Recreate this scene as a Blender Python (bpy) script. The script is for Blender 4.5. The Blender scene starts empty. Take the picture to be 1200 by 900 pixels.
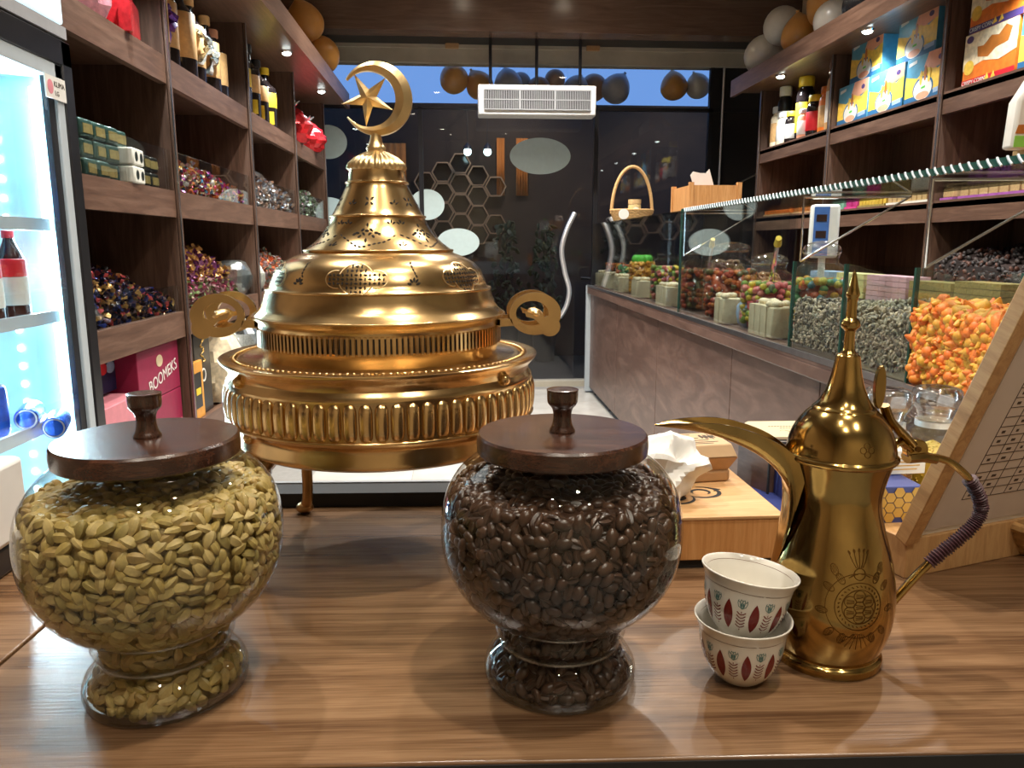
import bpy, math, random
import numpy as np
from mathutils import Vector, Matrix, Euler
random.seed(7); rng = np.random.default_rng(7)
R = math.radians; PI = math.pi
S = bpy.context.scene; COL = S.collection

# ------------------------------------------------------------------ camera
EYE = Vector((0, 0, 1.37)); FPX = 900.0
YAW = math.atan(60/900); PITCH = math.atan(164/math.hypot(900, 60))
cd = bpy.data.cameras.new('camera'); cam = bpy.data.objects.new('camera', cd); COL.objects.link(cam)
cam.location = EYE; cam.rotation_euler = (PI/2-PITCH, 0, -YAW)
cd.sensor_fit = 'HORIZONTAL'; cd.sensor_width = 36; cd.lens = 36*FPX/1200; cd.clip_start = .02; cd.clip_end = 200
cd.dof.use_dof = False
S.camera = cam
# ------------------------------------------------------------------ world, exposure
w = bpy.data.worlds.new('dusk_sky'); S.world = w; w.use_nodes = True
w.node_tree.nodes['Background'].inputs[0].default_value = (.17, .36, .84, 1)
w.node_tree.nodes['Background'].inputs[1].default_value = .85
S.view_settings.view_transform = 'Standard'; S.view_settings.look = 'None'
S.view_settings.exposure = 0.35; S.view_settings.gamma = 1; S.view_settings.use_curve_mapping = False
S.cycles.transparent_max_bounces = 32; S.cycles.max_bounces = 10; S.cycles.caustics_reflective = False
S.cycles.caustics_refractive = False; S.cycles.sample_clamp_indirect = 6.0
WARM = (1, .89, .74); NEUT = (1, .94, .86); COOL = (.84, .94, 1)
def spot(loc, target, power, angle, color=WARM, blend=.5, size=.04):
    l = bpy.data.lights.new('downlight_or_fill_beam', 'SPOT'); l.energy = power; l.color = color
    l.spot_size = R(angle); l.spot_blend = blend; l.shadow_soft_size = size
    o = bpy.data.objects.new('downlight_or_fill_beam', l); COL.objects.link(o); o.location = loc
    o.rotation_euler = (Vector(target)-Vector(loc)).to_track_quat('-Z', 'Y').to_euler(); return o
# downlights recessed in the ceiling: (x, y, power, colour)
CEIL = 3.5
DOWN = [(.46, .26, 112, WARM), (-.30, -.25, 22, WARM), (.55, 1.55, 60, WARM), (-.75, 1.45, 90, NEUT), (-.15, -.95, 40, WARM), (.9, -.8, 50, WARM),
        (-.3, 3.3, 150, NEUT), (.6, 3.3, 150, NEUT), (1.6, 2.2, 130, NEUT), (-.3, 5.2, 150, NEUT), (.55, 5.2, 150, NEUT), (1.35, 4.4, 150, NEUT), (.05, 6.15, 110, NEUT), (.95, 6.15, 110, NEUT)]
for x, y, p, c in DOWN:
    spot((x, y, CEIL-.06), (x, y+.001, 0), p, 125, c, .7)

# ------------------------------------------------------------------ materials
MATS = {}
def nt(m): return m.node_tree.nodes, m.node_tree.links
def M(name, col=(.5,.5,.5), rough=.5, metal=0, emit=None, es=1, spec=.5, vary=0, scale=30, bump=0, coat=0, trans=0, alpha=None, sub=0, detail=4, stretch=None):
    """principled material; vary = procedural noise variation of value, bump = fine relief"""
    if name in MATS: return MATS[name]
    m = bpy.data.materials.new(name); m.use_nodes = True; N, L = nt(m); b = N['Principled BSDF']
    b.inputs['Base Color'].default_value = (*col, 1); b.inputs['Roughness'].default_value = rough
    b.inputs['Metallic'].default_value = metal; b.inputs['Specular IOR Level'].default_value = spec
    b.inputs['Coat Weight'].default_value = coat; b.inputs['Coat Roughness'].default_value = .08
    b.inputs['Transmission Weight'].default_value = trans
    if sub: b.inputs['Subsurface Weight'].default_value = sub; b.inputs['Subsurface Radius'].default_value = (.01,.008,.005)
    if emit: b.inputs['Emission Color'].default_value = (*emit, 1); b.inputs['Emission Strength'].default_value = es
    tc = N.new('ShaderNodeTexCoord'); mp = N.new('ShaderNodeMapping'); L.new(tc.outputs['Object'], mp.inputs[0])
    if stretch: mp.inputs['Scale'].default_value = stretch
    no = N.new('ShaderNodeTexNoise'); no.inputs['Scale'].default_value = scale; no.inputs['Detail'].default_value = detail
    L.new(mp.outputs[0], no.inputs['Vector'])
    if vary:
        mr = N.new('ShaderNodeMapRange'); mr.inputs[1].default_value = .25; mr.inputs[2].default_value = .75
        mr.inputs[3].default_value = 1-vary; mr.inputs[4].default_value = 1+vary
        L.new(no.outputs[0], mr.inputs[0])
        mx = N.new('ShaderNodeMix'); mx.data_type = 'RGBA'; mx.blend_type = 'MULTIPLY'; mx.inputs[0].default_value = 1
        mx.inputs[6].default_value = (*col, 1); L.new(mr.outputs[0], mx.inputs[7]); L.new(mx.outputs[2], b.inputs['Base Color'])
    if bump:
        bp = N.new('ShaderNodeBump'); bp.inputs['Strength'].default_value = bump; bp.inputs['Distance'].default_value = .002
        L.new(no.outputs[0], bp.inputs['Height']); L.new(bp.outputs[0], b.inputs['Normal'])
    MATS[name] = m; return m
def wood(name, dark, mid, light, stretch=(1, 14, 14), scale=6, rough=.4, fine=.25, spec=.5, coat=0, swirl=1.2):
    m = bpy.data.materials.new(name); m.use_nodes = True; N, L = nt(m); b = N['Principled BSDF']
    b.inputs['Roughness'].default_value = rough; b.inputs['Specular IOR Level'].default_value = spec
    b.inputs['Coat Weight'].default_value = coat; b.inputs['Coat Roughness'].default_value = .12
    tc = N.new('ShaderNodeTexCoord'); mp = N.new('ShaderNodeMapping'); mp.inputs['Scale'].default_value = stretch
    L.new(tc.outputs['Object'], mp.inputs[0])
    n1 = N.new('ShaderNodeTexNoise'); n1.inputs['Scale'].default_value = scale; n1.inputs['Detail'].default_value = 6
    n1.inputs['Distortion'].default_value = swirl; L.new(mp.outputs[0], n1.inputs['Vector'])
    n2 = N.new('ShaderNodeTexNoise'); n2.inputs['Scale'].default_value = scale*9; n2.inputs['Detail'].default_value = 3
    L.new(mp.outputs[0], n2.inputs['Vector'])
    ad = N.new('ShaderNodeMath'); ad.operation = 'MULTIPLY_ADD'; ad.inputs[1].default_value = fine; L.new(n2.outputs[0], ad.inputs[0]); L.new(n1.outputs[0], ad.inputs[2])
    cr = N.new('ShaderNodeValToRGB'); e = cr.color_ramp.elements
    sh = (fine-.25)*.5
    e[0].position = .38+sh; e[0].color = (*dark, 1); e[1].position = min(1, .82+sh); e[1].color = (*light, 1)
    k = e.new(.6+sh); k.color = (*mid, 1); L.new(ad.outputs[0], cr.inputs[0]); L.new(cr.outputs[0], b.inputs['Base Color'])
    bp = N.new('ShaderNodeBump'); bp.inputs['Strength'].default_value = .12; bp.inputs['Distance'].default_value = .001
    L.new(n2.outputs[0], bp.inputs['Height']); L.new(bp.outputs[0], b.inputs['Normal'])
    MATS[name] = m; return m
def glass(name, tint=(.97, .985, .98), base=.05, gain=.9, rough=0.0):
    """clear sheet: Schlick mix of straight-through and mirror light, alike from both sides"""
    m = bpy.data.materials.new(name); m.use_nodes = True; N, L = nt(m); N.remove(N['Principled BSDF'])
    lw = N.new('ShaderNodeLayerWeight'); lw.inputs[0].default_value = .5
    pw = N.new('ShaderNodeMath'); pw.operation = 'POWER'; pw.inputs[1].default_value = 4.0; L.new(lw.outputs['Facing'], pw.inputs[0])
    ma = N.new('ShaderNodeMath'); ma.operation = 'MULTIPLY_ADD'; ma.inputs[1].default_value = gain; ma.inputs[2].default_value = base; L.new(pw.outputs[0], ma.inputs[0])
    tr = N.new('ShaderNodeBsdfTransparent'); tr.inputs[0].default_value = (*tint, 1)
    gl = N.new('ShaderNodeBsdfGlossy'); gl.inputs['Roughness'].default_value = rough
    mx = N.new('ShaderNodeMixShader'); L.new(ma.outputs[0], mx.inputs[0]); L.new(tr.outputs[0], mx.inputs[1]); L.new(gl.outputs[0], mx.inputs[2])
    L.new(mx.outputs[0], N['Material Output'].inputs[0]); MATS[name] = m; return m
def palette(name, cols, rough=.35, metal=0, bump=0, spec=.5, sub=0, jit=.25, scale=400):
    """one of several colours for each object / loose piece"""
    m = bpy.data.materials.new(name); m.use_nodes = True; N, L = nt(m); b = N['Principled BSDF']
    b.inputs['Roughness'].default_value = rough; b.inputs['Metallic'].default_value = metal; b.inputs['Specular IOR Level'].default_value = spec
    oi = N.new('ShaderNodeObjectInfo'); ge = N.new('ShaderNodeNewGeometry')
    ad = N.new('ShaderNodeMath'); ad.operation = 'ADD'; L.new(oi.outputs['Random'], ad.inputs[0]); L.new(ge.outputs['Random Per Island'], ad.inputs[1])
    fr = N.new('ShaderNodeMath'); fr.operation = 'FRACT'; L.new(ad.outputs[0], fr.inputs[0])
    cr = N.new('ShaderNodeValToRGB'); cr.color_ramp.interpolation = 'CONSTANT'; e = cr.color_ramp.elements
    n = len(cols)
    e[0].color = (*cols[0], 1); e[0].position = 0; e[1].position = 1/n; e[1].color = (*cols[1 % n], 1)
    for i in range(2, n): k = e.new(i/n); k.color = (*cols[i], 1)
    L.new(fr.outputs[0], cr.inputs[0])
    no = N.new('ShaderNodeTexNoise'); no.inputs['Scale'].default_value = scale; tc = N.new('ShaderNodeTexCoord'); L.new(tc.outputs['Object'], no.inputs['Vector'])
    mr = N.new('ShaderNodeMapRange'); mr.inputs[3].default_value = 1-jit; mr.inputs[4].default_value = 1+jit; L.new(no.outputs[0], mr.inputs[0])
    mx = N.new('ShaderNodeMix'); mx.data_type = 'RGBA'; mx.blend_type = 'MULTIPLY'; mx.inputs[0].default_value = 1
    L.new(cr.outputs[0], mx.inputs[6]); L.new(mr.outputs[0], mx.inputs[7]); L.new(mx.outputs[2], b.inputs['Base Color'])
    MATS[name] = m; return m

wood('counter_wood', (.090,.044,.021), (.162,.087,.042), (.235,.136,.071), stretch=(.7, 24, 24), scale=3.0, rough=.24, fine=.6, spec=.6, swirl=.6)
wood('shelf_wood', (.080,.042,.028), (.120,.065,.043), (.175,.100,.068), stretch=(14, 1.2, 14), scale=2.5, rough=.38, fine=.3)
wood('shelf_wood_upright', (.070,.036,.023), (.105,.056,.036), (.155,.086,.057), stretch=(14, 14, 1.2), scale=2.5, rough=.42, fine=.3)
wood('case_wood', (.085,.046,.034), (.115,.064,.048), (.175,.105,.08), stretch=(6, 1.2, 4.5), scale=1.6, rough=.38, fine=.2, swirl=2.2)
wood('lid_wood', (.018,.006,.003), (.040,.014,.007), (.080,.031,.016), stretch=(2, 26, 26), scale=6, rough=.27, fine=.5, coat=.35, spec=.6)
wood('knob_wood', (.022,.009,.005), (.042,.017,.010), (.075,.031,.018), stretch=(22, 22, 3), scale=8, rough=.22, fine=.4, coat=.5)
wood('pine', (.40,.17,.05), (.52,.24,.075), (.62,.32,.12), stretch=(26, 26, 1.5), scale=4, rough=.5, fine=.3)
wood('pine_top', (.48,.26,.105), (.55,.32,.14), (.62,.39,.19), stretch=(2, 26, 26), scale=4, rough=.5, fine=.3)
wood('frame_wood', (.36,.19,.07), (.48,.27,.11), (.56,.34,.15), stretch=(20, 20, 3), scale=5, rough=.45, fine=.3)
wood('soffit_wood', (.10,.058,.040), (.13,.077,.055), (.16,.10,.072), stretch=(1, 10, 10), scale=2, rough=.25, fine=.2)
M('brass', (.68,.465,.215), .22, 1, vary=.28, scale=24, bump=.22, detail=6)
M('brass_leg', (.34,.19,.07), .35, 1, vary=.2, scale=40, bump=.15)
M('brass_gold', (.78,.58,.30), .36, 1, vary=.12, scale=60, bump=.2)
M('dallah_brass', (.43,.285,.095), .14, 1, vary=.35, scale=20, bump=.09, detail=6, stretch=(1.6,1.6,.8))
M('dallah_dark', (.34,.19,.05), .3, 1, vary=.2, scale=60)
M('engraving', (.16,.08,.02), .5, 1, vary=.1)
M('piercing', (.012,.008,.005), .9, vary=.1)
glass('jar_glass', (.95,.96,.95), .05, .95)
glass('clear_glass', (.97,.985,.98), .04, .75)
glass('front_glass', (.95,.95,.94), .03, .8)
glass('case_glass', (.93,.965,.955), .05, .85)
glass('film', (.9,.92,.93), .26, .7, .04)
M('glass_edge', (.02,.07,.055), .15, vary=.1, spec=.6)
M('black_plastic', (.012,.012,.014), .3, vary=.1); M('black_matt', (.010,.009,.009), .7, vary=.1)
M('white_plastic', (.78,.78,.76), .4, vary=.04); M('grey_plastic', (.35,.36,.38), .45, vary=.05)
M('chrome', (.75,.76,.78), .12, 1, vary=.05); M('steel', (.5,.5,.52), .3, 1, vary=.1); M('bright_steel', (.88,.88,.88), .38, .85, vary=.04); M('dark_steel', (.03,.03,.035), .4, .6, vary=.1)
M('porcelain', (.72,.69,.62), .12, vary=.03, coat=.5); M('print_red', (.16,.012,.010), .25, vary=.1); M('print_teal', (.07,.17,.16), .3, vary=.1); M('print_brown', (.16,.07,.03), .3, vary=.1)
M('cord_wrap', (.055,.020,.026), .5, vary=.3, scale=300, bump=.3)
M('tissue_paper', (.70,.69,.66), .8, vary=.03, sub=.15, bump=.1, scale=80); M('kraft', (.44,.26,.12), .7, vary=.1, scale=60); M('kraft_light', (.50,.34,.19), .7, vary=.08)
M('cream_card', (.58,.47,.29), .6, vary=.05); M('white_card', (.70,.68,.63), .55, vary=.04); M('ink', (.05,.03,.02), .6, vary=.1)
M('blue_card', (.035,.05,.20), .45, vary=.06); M('navy_card', (.012,.018,.07), .4, vary=.1); M('gold_print', (.50,.30,.06), .4, .3, vary=.1)
M('paper', (.62,.54,.48), .6, vary=.04)
M('led', (1,1,1), .5, emit=(.55,.86,1), es=8); M('led_dot', (1,1,1), .5, emit=(.7,.93,1), es=7)
M('lightbox', (.8,.9,.95), .4, emit=(.55,.80,.90), es=.75); M('bulb', (1,1,1), .4, emit=(.9,1,.97), es=14); M('lamp_disc', (1,1,1), .4, emit=(1,.86,.66), es=22)
M('cold_bulb', (1,1,1), .4, emit=(.6,.95,1), es=5)
M('fridge_inner', (.42,.66,.74), .4, vary=.03); M('fridge_frame', (.42,.47,.50), .35, vary=.04)
M('wall_paint', (.34,.26,.19), .8, vary=.06, scale=8); M('wall_cream', (.55,.46,.34), .8, vary=.05, scale=8); M('ceiling_paint', (.42,.36,.29), .8, vary=.04, scale=6)
M('floor_tile', (.52,.50,.46), .22, vary=.14, scale=5, detail=8); M('tile_joint', (.25,.24,.22), .7, vary=.1)
M('asphalt', (.02,.017,.014), .8, vary=.3, scale=30); M('brick_dark', (.024,.013,.007), .75, vary=.3, scale=6); M('concrete_beam', (.42,.38,.30), .75, vary=.15, scale=5)
M('sticker', (.50,.62,.62), .55, vary=.04); M('orange_cloth', (.42,.15,.03), .8, vary=.15); M('hex_wood', (.30,.19,.11), .6, vary=.15); M('hex_back', (.010,.012,.018), .12, vary=.2, spec=.8)
M('balloon_orange', (.60,.29,.07), .28, vary=.05, sub=.1); M('balloon_white', (.62,.58,.52), .28, vary=.04, sub=.1); M('balloon_grey', (.33,.34,.38), .28, vary=.05); M('balloon_dark', (.015,.015,.017), .25, vary=.1); M('balloon_brown', (.33,.20,.13), .3, vary=.05)
M('leaf_green', (.02,.035,.012), .6, vary=.3)
M('tan_label', (.58,.33,.13), .5, vary=.15, scale=60); M('bottle_dark', (.012,.008,.008), .12, vary=.1, spec=.7); M('yellow_card', (.75,.52,.03), .4, vary=.1); M('red_foil', (.55,.02,.025), .25, .3, vary=.3, scale=60); M('pink_film', (.65,.30,.36), .3, vary=.3, scale=60)
M('silver_foil', (.65,.72,.72), .2, .9, vary=.35, scale=120, bump=.6); M('purple_foil', (.12,.03,.25), .25, .5, vary=.3, scale=90)
M('maroon_card', (.26,.015,.055), .4, vary=.1); M('pink_card', (.62,.22,.26), .5, vary=.1); M('orange_card', (.62,.28,.04), .45, vary=.1); M('green_pack', (.03,.09,.075), .3, .3, vary=.4, scale=120); M('dark_pack', (.02,.028,.025), .3, .3, vary=.4, scale=120)
M('snack_blue', (.10,.32,.45), .4, vary=.15); M('snack_yellow', (.80,.52,.07), .45, vary=.2, scale=40); M('snack_pink', (.78,.36,.22), .45, vary=.1); M('snack_deep', (.03,.14,.30), .4, vary=.1); M('snack_orange', (.75,.18,.02), .4, vary=.2, scale=30); M('snack_cream', (.74,.62,.42), .45, vary=.3, scale=40); M('snack_brown', (.45,.14,.02), .45, vary=.15); M('snack_purple', (.07,.04,.14), .4, vary=.1)
M('blue_pack', (.30,.42,.60), .5, vary=.15, scale=60); M('yellow_pack', (.70,.62,.28), .5, vary=.15, scale=60); M('rose_pack', (.62,.36,.42), .5, vary=.15, scale=60); M('gold_pack', (.42,.33,.12), .35, .4, vary=.3, scale=90); M('biscuit', (.55,.36,.16), .7, vary=.2, scale=50); M('mint_pack', (.25,.50,.36), .4, vary=.1); M('magenta_pack', (.60,.05,.25), .4, vary=.1); M('purple_film', (.32,.10,.36), .3, vary=.2)
M('wicker', (.50,.30,.12), .6, vary=.3, scale=120, bump=.5); M('jam', (.30,.09,.02), .15, vary=.5, scale=60); M('honey', (.55,.40,.18), .4, vary=.1); M('green_plastic', (.10,.55,.06), .4, vary=.1); M('green_pack_bright', (.25,.55,.08), .4, vary=.1)
M('nougat', (.62,.53,.36), .6, vary=.12, scale=40); M('scale_blue', (.06,.16,.48), .35, vary=.08); M('screen_dark', (.03,.015,.015), .15, vary=.1)
M('can_blue', (.02,.10,.55), .22, .5, vary=.35, scale=35); M('cola', (.03,.008,.006), .1, vary=.1); M('red_label', (.60,.02,.03), .35, vary=.08); M('motor_body', (.006,.007,.012), .12, vary=.1, spec=.8); M('motor_blue', (.03,.08,.30), .15, .3, vary=.1); M('rubber', (.01,.01,.01), .7, vary=.1)
M('yellow_grain_base', (.45,.28,.03), .6, vary=.4, scale=400); M('white_pack', (.70,.70,.62), .4, vary=.1)
palette('cardamom', [(.40,.29,.085), (.34,.25,.075), (.45,.34,.12), (.29,.22,.065), (.37,.25,.08), (.48,.36,.14)], .55, jit=.35, scale=300)
palette('coffee', [(.042,.020,.011), (.055,.027,.015), (.034,.016,.009), (.068,.034,.020)], .30, jit=.3, scale=250)
palette('sunflower', [(.30,.25,.18), (.17,.14,.105), (.38,.32,.23), (.11,.095,.08), (.42,.35,.24)], .6)
palette('corn_snack', [(.70,.15,.012), (.72,.22,.02), (.66,.34,.03), (.74,.18,.02), (.62,.30,.03)], .55)
palette('candy_bright', [(.55,.04,.12), (.60,.35,.06), (.62,.60,.55), (.35,.06,.30), (.55,.12,.03), (.10,.30,.45), (.60,.45,.25)], .2, .45, jit=.5, scale=90)
palette('candy_pale', [(.55,.58,.60), (.50,.30,.20), (.42,.45,.55), (.60,.55,.50), (.55,.36,.30), (.30,.33,.40)], .25, .35, jit=.4, scale=90)
palette('candy_green', [(.20,.30,.16), (.50,.52,.50), (.22,.12,.16), (.34,.42,.30)], .25, .35, jit=.4, scale=90)
palette('candy_dark', [(.42,.24,.07), (.02,.025,.06), (.03,.05,.22), (.05,.03,.05), (.48,.30,.10), (.015,.015,.02), (.50,.08,.08), (.10,.07,.09)], .2, .4, jit=.5, scale=90)
palette('candy_amber', [(.55,.30,.08), (.48,.24,.08), (.14,.04,.16), (.55,.33,.12), (.20,.05,.14)], .25, .3, jit=.4, scale=90)
palette('candy_rose', [(.42,.06,.12), (.36,.08,.16), (.20,.30,.10), (.50,.30,.30)], .25, .3, jit=.4, scale=90)
palette('candy_orange', [(.65,.20,.08), (.60,.16,.07), (.20,.24,.18), (.40,.30,.32)], .3, .2, jit=.4, scale=90)
palette('gummy', [(.60,.10,.04), (.65,.30,.04), (.10,.25,.10), (.60,.50,.10), (.08,.25,.30), (.60,.22,.20)], .2, jit=.2)
palette('gummy_red', [(.40,.08,.02), (.48,.14,.03), (.35,.05,.02), (.10,.08,.02)], .2, jit=.3)
palette('sugar_ball', [(.60,.12,.12), (.20,.32,.05), (.65,.50,.05), (.08,.10,.05), (.62,.20,.16)], .3, jit=.15)
palette('gold_drop', [(.62,.28,.03), (.55,.22,.02), (.66,.36,.05)], .25, jit=.2)
palette('date_paste', [(.17,.062,.018), (.24,.10,.03), (.13,.045,.015), (.28,.13,.04)], .5, jit=.4)
palette('yellow_grain', [(.65,.42,.05), (.55,.34,.03), (.70,.50,.09)], .5, jit=.2)
palette('prune', [(.022,.016,.015), (.032,.02,.018), (.09,.035,.022), (.015,.012,.012)], .6, jit=.3)

# ------------------------------------------------------------------ builders
class MB:
    def __init__(s): s.v = []; s.f = []
    def add(s, vs, fs):
        n = len(s.v); s.v += [tuple(p) for p in vs]; s.f += [tuple(i+n for i in f) for f in fs]; return s
    def box(s, x0, y0, z0, x1, y1, z1, m=None):
        vs = [(x, y, z) for z in (z0, z1) for y in (y0, y1) for x in (x0, x1)]
        if m is not None: vs = [m @ Vector(p) for p in vs]
        return s.add(vs, [(0,2,3,1),(4,5,7,6),(0,1,5,4),(2,6,7,3),(0,4,6,2),(1,3,7,5)])
    def lathe(s, prof, n=48, c=(0,0,0), cap0=True, cap1=True, m=None):
        vs = []; k = len(prof)
        for i in range(n):
            a = 2*PI*i/n; ca, sa = math.cos(a), math.sin(a)
            for r, z in prof: vs.append((c[0]+r*ca, c[1]+r*sa, c[2]+z))
        if m is not None: vs = [m @ Vector(p) for p in vs]
        fs = []
        for i in range(n):
            j = (i+1) % n
            for q in range(k-1): fs.append((i*k+q, j*k+q, j*k+q+1, i*k+q+1))
        if cap0 and prof[0][0] > 1e-6: fs.append(tuple(i*k for i in reversed(range(n))))
        if cap1 and prof[-1][0] > 1e-6: fs.append(tuple(i*k+k-1 for i in range(n)))
        return s.add(vs, fs)
    def tube(s, pts, rad, n=10, closed=False, flat=1.0):
        pts = [Vector(p) for p in pts]; k = len(pts)
        rr = rad if isinstance(rad, (list, tuple)) else [rad]*k
        vs = []; up = Vector((0, 0, 1)); pn = None
        for i, p in enumerate(pts):
            a = pts[(i-1) % k] if (closed or i > 0) else p; b = pts[(i+1) % k] if (closed or i < k-1) else p
            t = (b-a).normalized()
            if pn is None:
                ref = up if abs(t.z) < .9 else Vector((0, 1, 0)); pn = (ref-t*ref.dot(t)).normalized()
            else: pn = (pn-t*pn.dot(t)).normalized()
            bn = t.cross(pn)
            for q in range(n):
                an = 2*PI*q/n; vs.append(p+pn*math.cos(an)*rr[i]+bn*math.sin(an)*rr[i]*flat)
        fs = []
        for i in range(k if closed else k-1):
            j = (i+1) % k
            for q in range(n): fs.append((i*n+q, i*n+(q+1) % n, j*n+(q+1) % n, j*n+q))
        if not closed: fs += [tuple(reversed(range(n))), tuple((k-1)*n+q for q in range(n))]
        return s.add(vs, fs)
    def prism(s, poly, z0, z1, m=None):
        n = len(poly); vs = [(x, y, z0) for x, y in poly]+[(x, y, z1) for x, y in poly]
        if m is not None: vs = [m @ Vector(p) for p in vs]
        fs = [tuple(reversed(range(n))), tuple(range(n, 2*n))]+[(i, (i+1) % n, n+(i+1) % n, n+i) for i in range(n)]
        return s.add(vs, fs)
    def ring(s, outer, inner, z0, z1, m=None):
        """frame between two outlines with the same number of points"""
        n = len(outer); vs = [(x, y, z) for z in (z0, z1) for o in (outer, inner) for x, y in o]
        if m is not None: vs = [m @ Vector(p) for p in vs]
        fs = []
        for i in range(n):
            j = (i+1) % n
            fs += [(i, n+i, n+j, j), (2*n+i, 2*n+j, 3*n+j, 3*n+i), (i, j, 2*n+j, 2*n+i), (n+i, 3*n+i, 3*n+j, n+j)]
        return s.add(vs, fs)
    def ell(s, c, r, nu=12, nv=8, m=None):
        vs = [Vector((0, 0, -1))]; 
        for j in range(1, nv):
            t = -PI/2+PI*j/nv
            for i in range(nu): a = 2*PI*i/nu; vs.append(Vector((math.cos(t)*math.cos(a), math.cos(t)*math.sin(a), math.sin(t))))
        vs.append(Vector((0, 0, 1)))
        vs = [Vector((p.x*r[0], p.y*r[1], p.z*r[2])) for p in vs]
        vs = [(m @ p if m is not None else p)+Vector(c) for p in vs]
        fs = []
        for i in range(nu): fs.append((0, 1+(i+1) % nu, 1+i))
        for j in range(nv-2):
            for i in range(nu): a = 1+j*nu+i; b = 1+j*nu+(i+1) % nu; fs.append((a, b, b+nu, a+nu))
        q = 1+(nv-2)*nu
        for i in range(nu): fs.append((q+i, q+(i+1) % nu, len(vs)-1))
        return s.add(vs, fs)
    def inst(s, vs, fs, m): return s.add([m @ Vector(p) for p in vs], fs)
    def mesh(s, name, mat, sharp=35):
        me = bpy.data.meshes.new(name); me.from_pydata(s.v, [], s.f); me.update()
        me.materials.append(MATS[mat] if isinstance(mat, str) else mat)
        if sharp is not None:
            me.shade_smooth()
            if sharp < 180: me.set_sharp_from_angle(angle=R(sharp))
        return me
    def build(s, name, mat, parent=None, world=False, sharp=35, bevel=0, label=None):
        if world and parent is not None: o0 = parent.location; s.v = [(p[0]-o0.x, p[1]-o0.y, p[2]-o0.z) for p in s.v]
        o = bpy.data.objects.new(name, s.mesh(name, mat, sharp)); COL.objects.link(o)
        if parent is not None: o.parent = parent
        if bevel:
            b = o.modifiers.new('soft_edges', 'BEVEL'); b.width = bevel; b.segments = 2; b.limit_method = 'ANGLE'
        if label: o['label'] = label
        return o
def tag(o, label=None, cat=None, group=None, kind=None):
    if label: o['label'] = label
    if cat: o['category'] = cat
    if group: o['group'] = group
    if kind: o['kind'] = kind
    return o
def thing(name, label, cat, loc=(0,0,0), rz=0, group=None, rot=None):
    o = bpy.data.objects.new(name, None); COL.objects.link(o); o.location = loc
    o.rotation_euler = rot if rot else (0, 0, rz); o.empty_display_size = .05
    return tag(o, label, cat, group)
def struct(name, mb, mat, parent=None, **k):
    o = mb.build(name, mat, parent, **k)
    if parent is None: o['kind'] = 'structure'
    return o
def share(o, name, parent, loc, rot=(0,0,0), scale=None):
    """another object with the same mesh"""
    c = bpy.data.objects.new(name, o.data); COL.objects.link(c); c.parent = parent; c.location = loc; c.rotation_euler = rot
    if scale: c.scale = scale if isinstance(scale, (tuple, list)) else (scale,)*3
    return c
def text(s, size, loc, rot, mat, parent=None, name='lettering', align='CENTER', extrude=.0003, sx=1):
    c = bpy.data.curves.new(name, 'FONT'); c.body = s; c.size = size; c.align_x = align; c.align_y = 'CENTER'; c.extrude = extrude
    c.materials.append(MATS[mat]); o = bpy.data.objects.new(name, c); COL.objects.link(o); o.location = loc; o.rotation_euler = rot; o.scale = (sx, 1, 1)
    me = bpy.data.meshes.new_from_object(o.evaluated_get(bpy.context.evaluated_depsgraph_get())); bpy.data.objects.remove(o)
    o = bpy.data.objects.new(name, me); COL.objects.link(o); o.location = loc; o.rotation_euler = rot; o.scale = (sx, 1, 1)
    if parent is not None: o.parent = parent
    return o
def circ(r, n=32, cx=0, cy=0, ry=None, a0=0): return [(cx+r*math.cos(a0+2*PI*i/n), cy+(ry or r)*math.sin(a0+2*PI*i/n)) for i in range(n)]
def interp(prof):
    zs = [p[1] for p in prof]; rs = [p[0] for p in prof]
    return lambda z: float(np.interp(z, zs, rs))
def smooth_prof(pts, n=6):
    """Catmull-Rom through (r, z) points"""
    out = []; P = [pts[0]]+list(pts)+[pts[-1]]
    for i in range(1, len(P)-2):
        p0, p1, p2, p3 = P[i-1], P[i], P[i+1], P[i+2]
        for q in range(n):
            t = q/n
            out.append(tuple(.5*((2*p1[k])+(-p0[k]+p2[k])*t+(2*p0[k]-5*p1[k]+4*p2[k]-p3[k])*t*t+(-p0[k]+3*p1[k]-3*p2[k]+p3[k])*t**3) for k in range(len(p1))))
    out.append(tuple(pts[-1])); return out
XZ = Matrix(((1,0,0,0),(0,0,-1,0),(0,1,0,0),(0,0,0,1)))     # plane outline (x, z), extruded towards -y
YZ = Matrix(((0,0,1,0),(1,0,0,0),(0,1,0,0),(0,0,0,1)))      # plane outline (y, z), extruded towards +x
def wrap_stroke(mb, Rz, pts, wd, off=.0003, a0=-PI/2, z0=0):
    """a drawn line on a surface of revolution; pts are (arc length, z)"""
    def P(s_, z): r = Rz(z); a = a0+s_/max(r, .004); return Vector(((r+off)*math.cos(a), (r+off)*math.sin(a), z+z0))
    for (s0, q0), (s1, q1) in zip(pts[:-1], pts[1:]):
        d = math.hypot(s1-s0, q1-q0)
        if d < 1e-7: continue
        nx, ny = -(q1-q0)/d*wd/2, (s1-s0)/d*wd/2
        ex, ey = (s1-s0)/d*wd*.2, (q1-q0)/d*wd*.2
        mb.add([P(s0-ex+nx, q0-ey+ny), P(s0-ex-nx, q0-ey-ny), P(s1+ex-nx, q1+ey-ny), P(s1+ex+nx, q1+ey+ny)], [(0,1,2,3)])
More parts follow.
